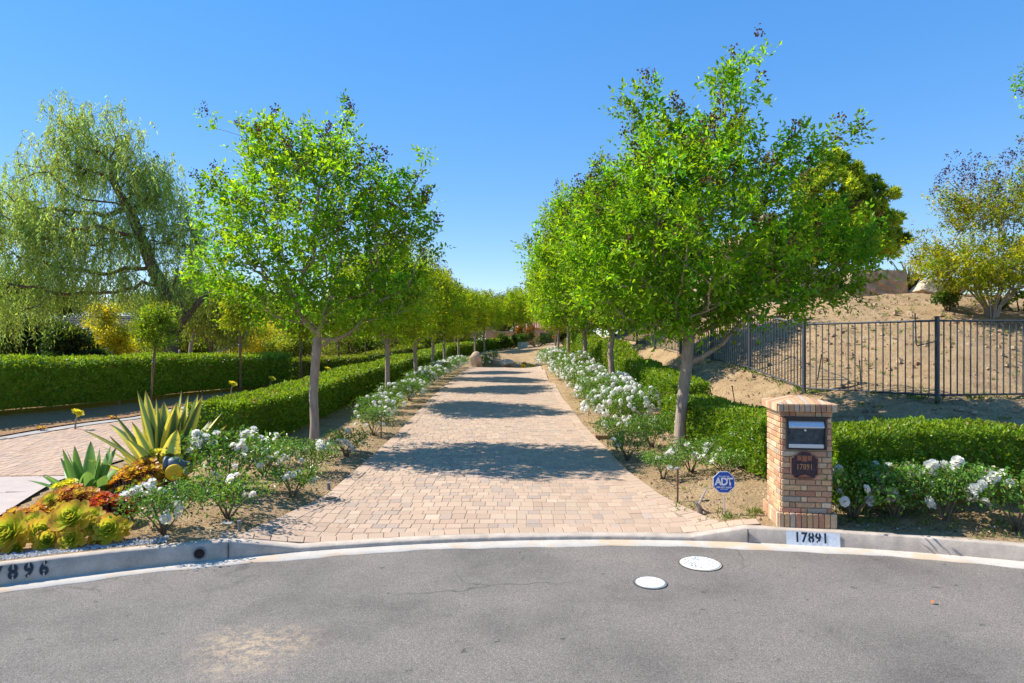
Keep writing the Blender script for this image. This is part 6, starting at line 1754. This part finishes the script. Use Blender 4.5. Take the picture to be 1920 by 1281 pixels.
def clods(name, n, sampler, smin, smax, cols):
    x, y = sampler(n); z = G(x, y); V, F, C = [], [], []
    for i in range(len(x)):
        s = smin+(smax-smin)*rl.random()**3; q = rl.uniform(.6, 1.2, 8); a = rl.random()*6.28; ca, sa = math.cos(a), math.sin(a); c = np.array(cols[rl.integers(0, len(cols))])*rl.uniform(.7, 1.2)
        for k, (ux, uy, uz) in enumerate(((-1,-1,-.4),(1,-1,-.4),(1,1,-.4),(-1,1,-.4),(-.6,-.6,.6),(.6,-.6,.6),(.6,.6,.6),(-.6,.6,.6))):
            X, Y = ux*s*q[k], uy*s*.8*q[k]; V.append((x[i]+X*ca-Y*sa, y[i]+X*sa+Y*ca, z[i]+uz*s*q[k]+.012)); C.append(c)
        n0 = i*8; F += [(n0+4, n0+5, n0+6, n0+7), (n0, n0+1, n0+5, n0+4), (n0+1, n0+2, n0+6, n0+5), (n0+2, n0+3, n0+7, n0+6), (n0+3, n0, n0+4, n0+7)]
    o = obj_from_mesh(name, quad_mesh(name, V, C, M["gravel"], F)); o["kind"] = "stuff"
SOILC = [(.36, .235, .135), (.42, .28, .165), (.28, .18, .10), (.46, .33, .21)]
clods("clods", 2600, slope, .012, .07, SOILC); clods("clods", 900, left_bed, .006, .028, SOILC); clods("clods", 700, right_bed, .006, .028, SOILC)
def grav(n):
    a = rl.uniform(-.52, -.36, n); r = RK+.15+np.abs(rl.normal(0, .09, n)); return CX+r*np.sin(a), CY+r*np.cos(a)
x, y = grav(1500); z = G(x, y); mb = MB()
Vs = []; Cs = []
for i in range(len(x)):
    s = rl.uniform(.005, .014); q = unit(rl.normal(0, 1, (4, 3)))*s
    Vs += [(x[i]-s, y[i]-s*.6, z[i]+.002), (x[i]+s, y[i]-s*.7, z[i]+.002), (x[i]+s*.7, y[i]+s*.6, z[i]+s*1.1), (x[i]-s*.8, y[i]+s*.4, z[i]+s*1.2)]; Cs += [np.array((.45, .44, .43))*rl.uniform(.4, 1.2)]*4
g_ = obj_from_mesh("gravel", quad_mesh("gravel", Vs, Cs, M["gravel"])); g_["kind"] = "stuff"
def tufts(name, n, sampler, h, per=14, base=(.14, .20, .03)):
    x, y = sampler(n); P, D, C = [], [], []
    for i in range(len(x)):
        z = float(G(x[i], y[i])); m = per; s = rl.uniform(.5, 1.3)
        P.append(np.stack([x[i]+rl.normal(0, .035*s, m), y[i]+rl.normal(0, .035*s, m), np.full(m, z)], 1)); D.append(unit(rl.normal(0, .6, (m, 3))+np.array((0, 0, .9)))); C.append(np.array(base)*rl.uniform(.6, 1.5, (m, 1)))
    P = np.concatenate(P); D = np.concatenate(D); n = len(P); V, C = leaves(P, D, rl.normal(0, 1, (n, 3)), h*rl.uniform(.5, 1.3, n), h*.14, np.concatenate(C)); o = obj_from_mesh(name, quad_mesh(name, V, C, M["grass"])); o["kind"] = "stuff"
def sign_grass(n): return np.concatenate([rl.normal(2.42, .10, 5), rl.normal(2.72, .07, 4), rl.uniform(2.0, 2.9, 12)]), np.concatenate([rl.normal(7.25, .06, 5), rl.normal(7.25, .06, 4), rl.uniform(7.0, 8.6, 12)])
tufts("weeds", 20, sign_grass, .075, 16); tufts("weeds", 320, slope, .09, 14); tufts("weeds", 60, near_street_bed, .07, 10); tufts("weeds", 40, left_bed, .05, 9); tufts("weeds", 35, right_bed, .05, 9)
def fence_foot(n):
    i = rl.integers(0, 6, n); f = rl.random(n); A = np.array(FP); p = A[i]+(A[i+1]-A[i])*f[:, None]; return p[:, 0]+rl.normal(0, .06, n), p[:, 1]+rl.normal(0, .06, n)
tufts("weeds", 130, fence_foot, .12, 12)
# fallen twig and a dry leaf in the street
o = thing("dry_leaf", "curled orange leaf lying alone on the asphalt at right", "leaf", (3.35, 5.12, .004)); V, C = leaves(np.array([(0, 0, .0)]), np.array([(1, .3, .15)]), np.array([(0, 0, 1.0)]), .06, .035, (.45, .16, .05), fold=.5); obj_from_mesh("blade", quad_mesh("blade", V, C, M["stem"]), o)
o = thing("white_petal_scrap", "white scrap of petals on the soil by the left driveway corner", "scrap", (-3.02, 6.72, float(G(-3.02, 6.72))+.03)); V, C = leaves(np.array([(-.05, 0, .0), (0.02, 0, .005)]), np.array([(1, .2, .05), (1, -.3, .1)]), np.array([(0, 0, 1.0), (0, .2, 1)]), .09, .06, (.8, .8, .78), fold=.4); obj_from_mesh("petals", quad_mesh("petals", V, C, M["petal"]), o)
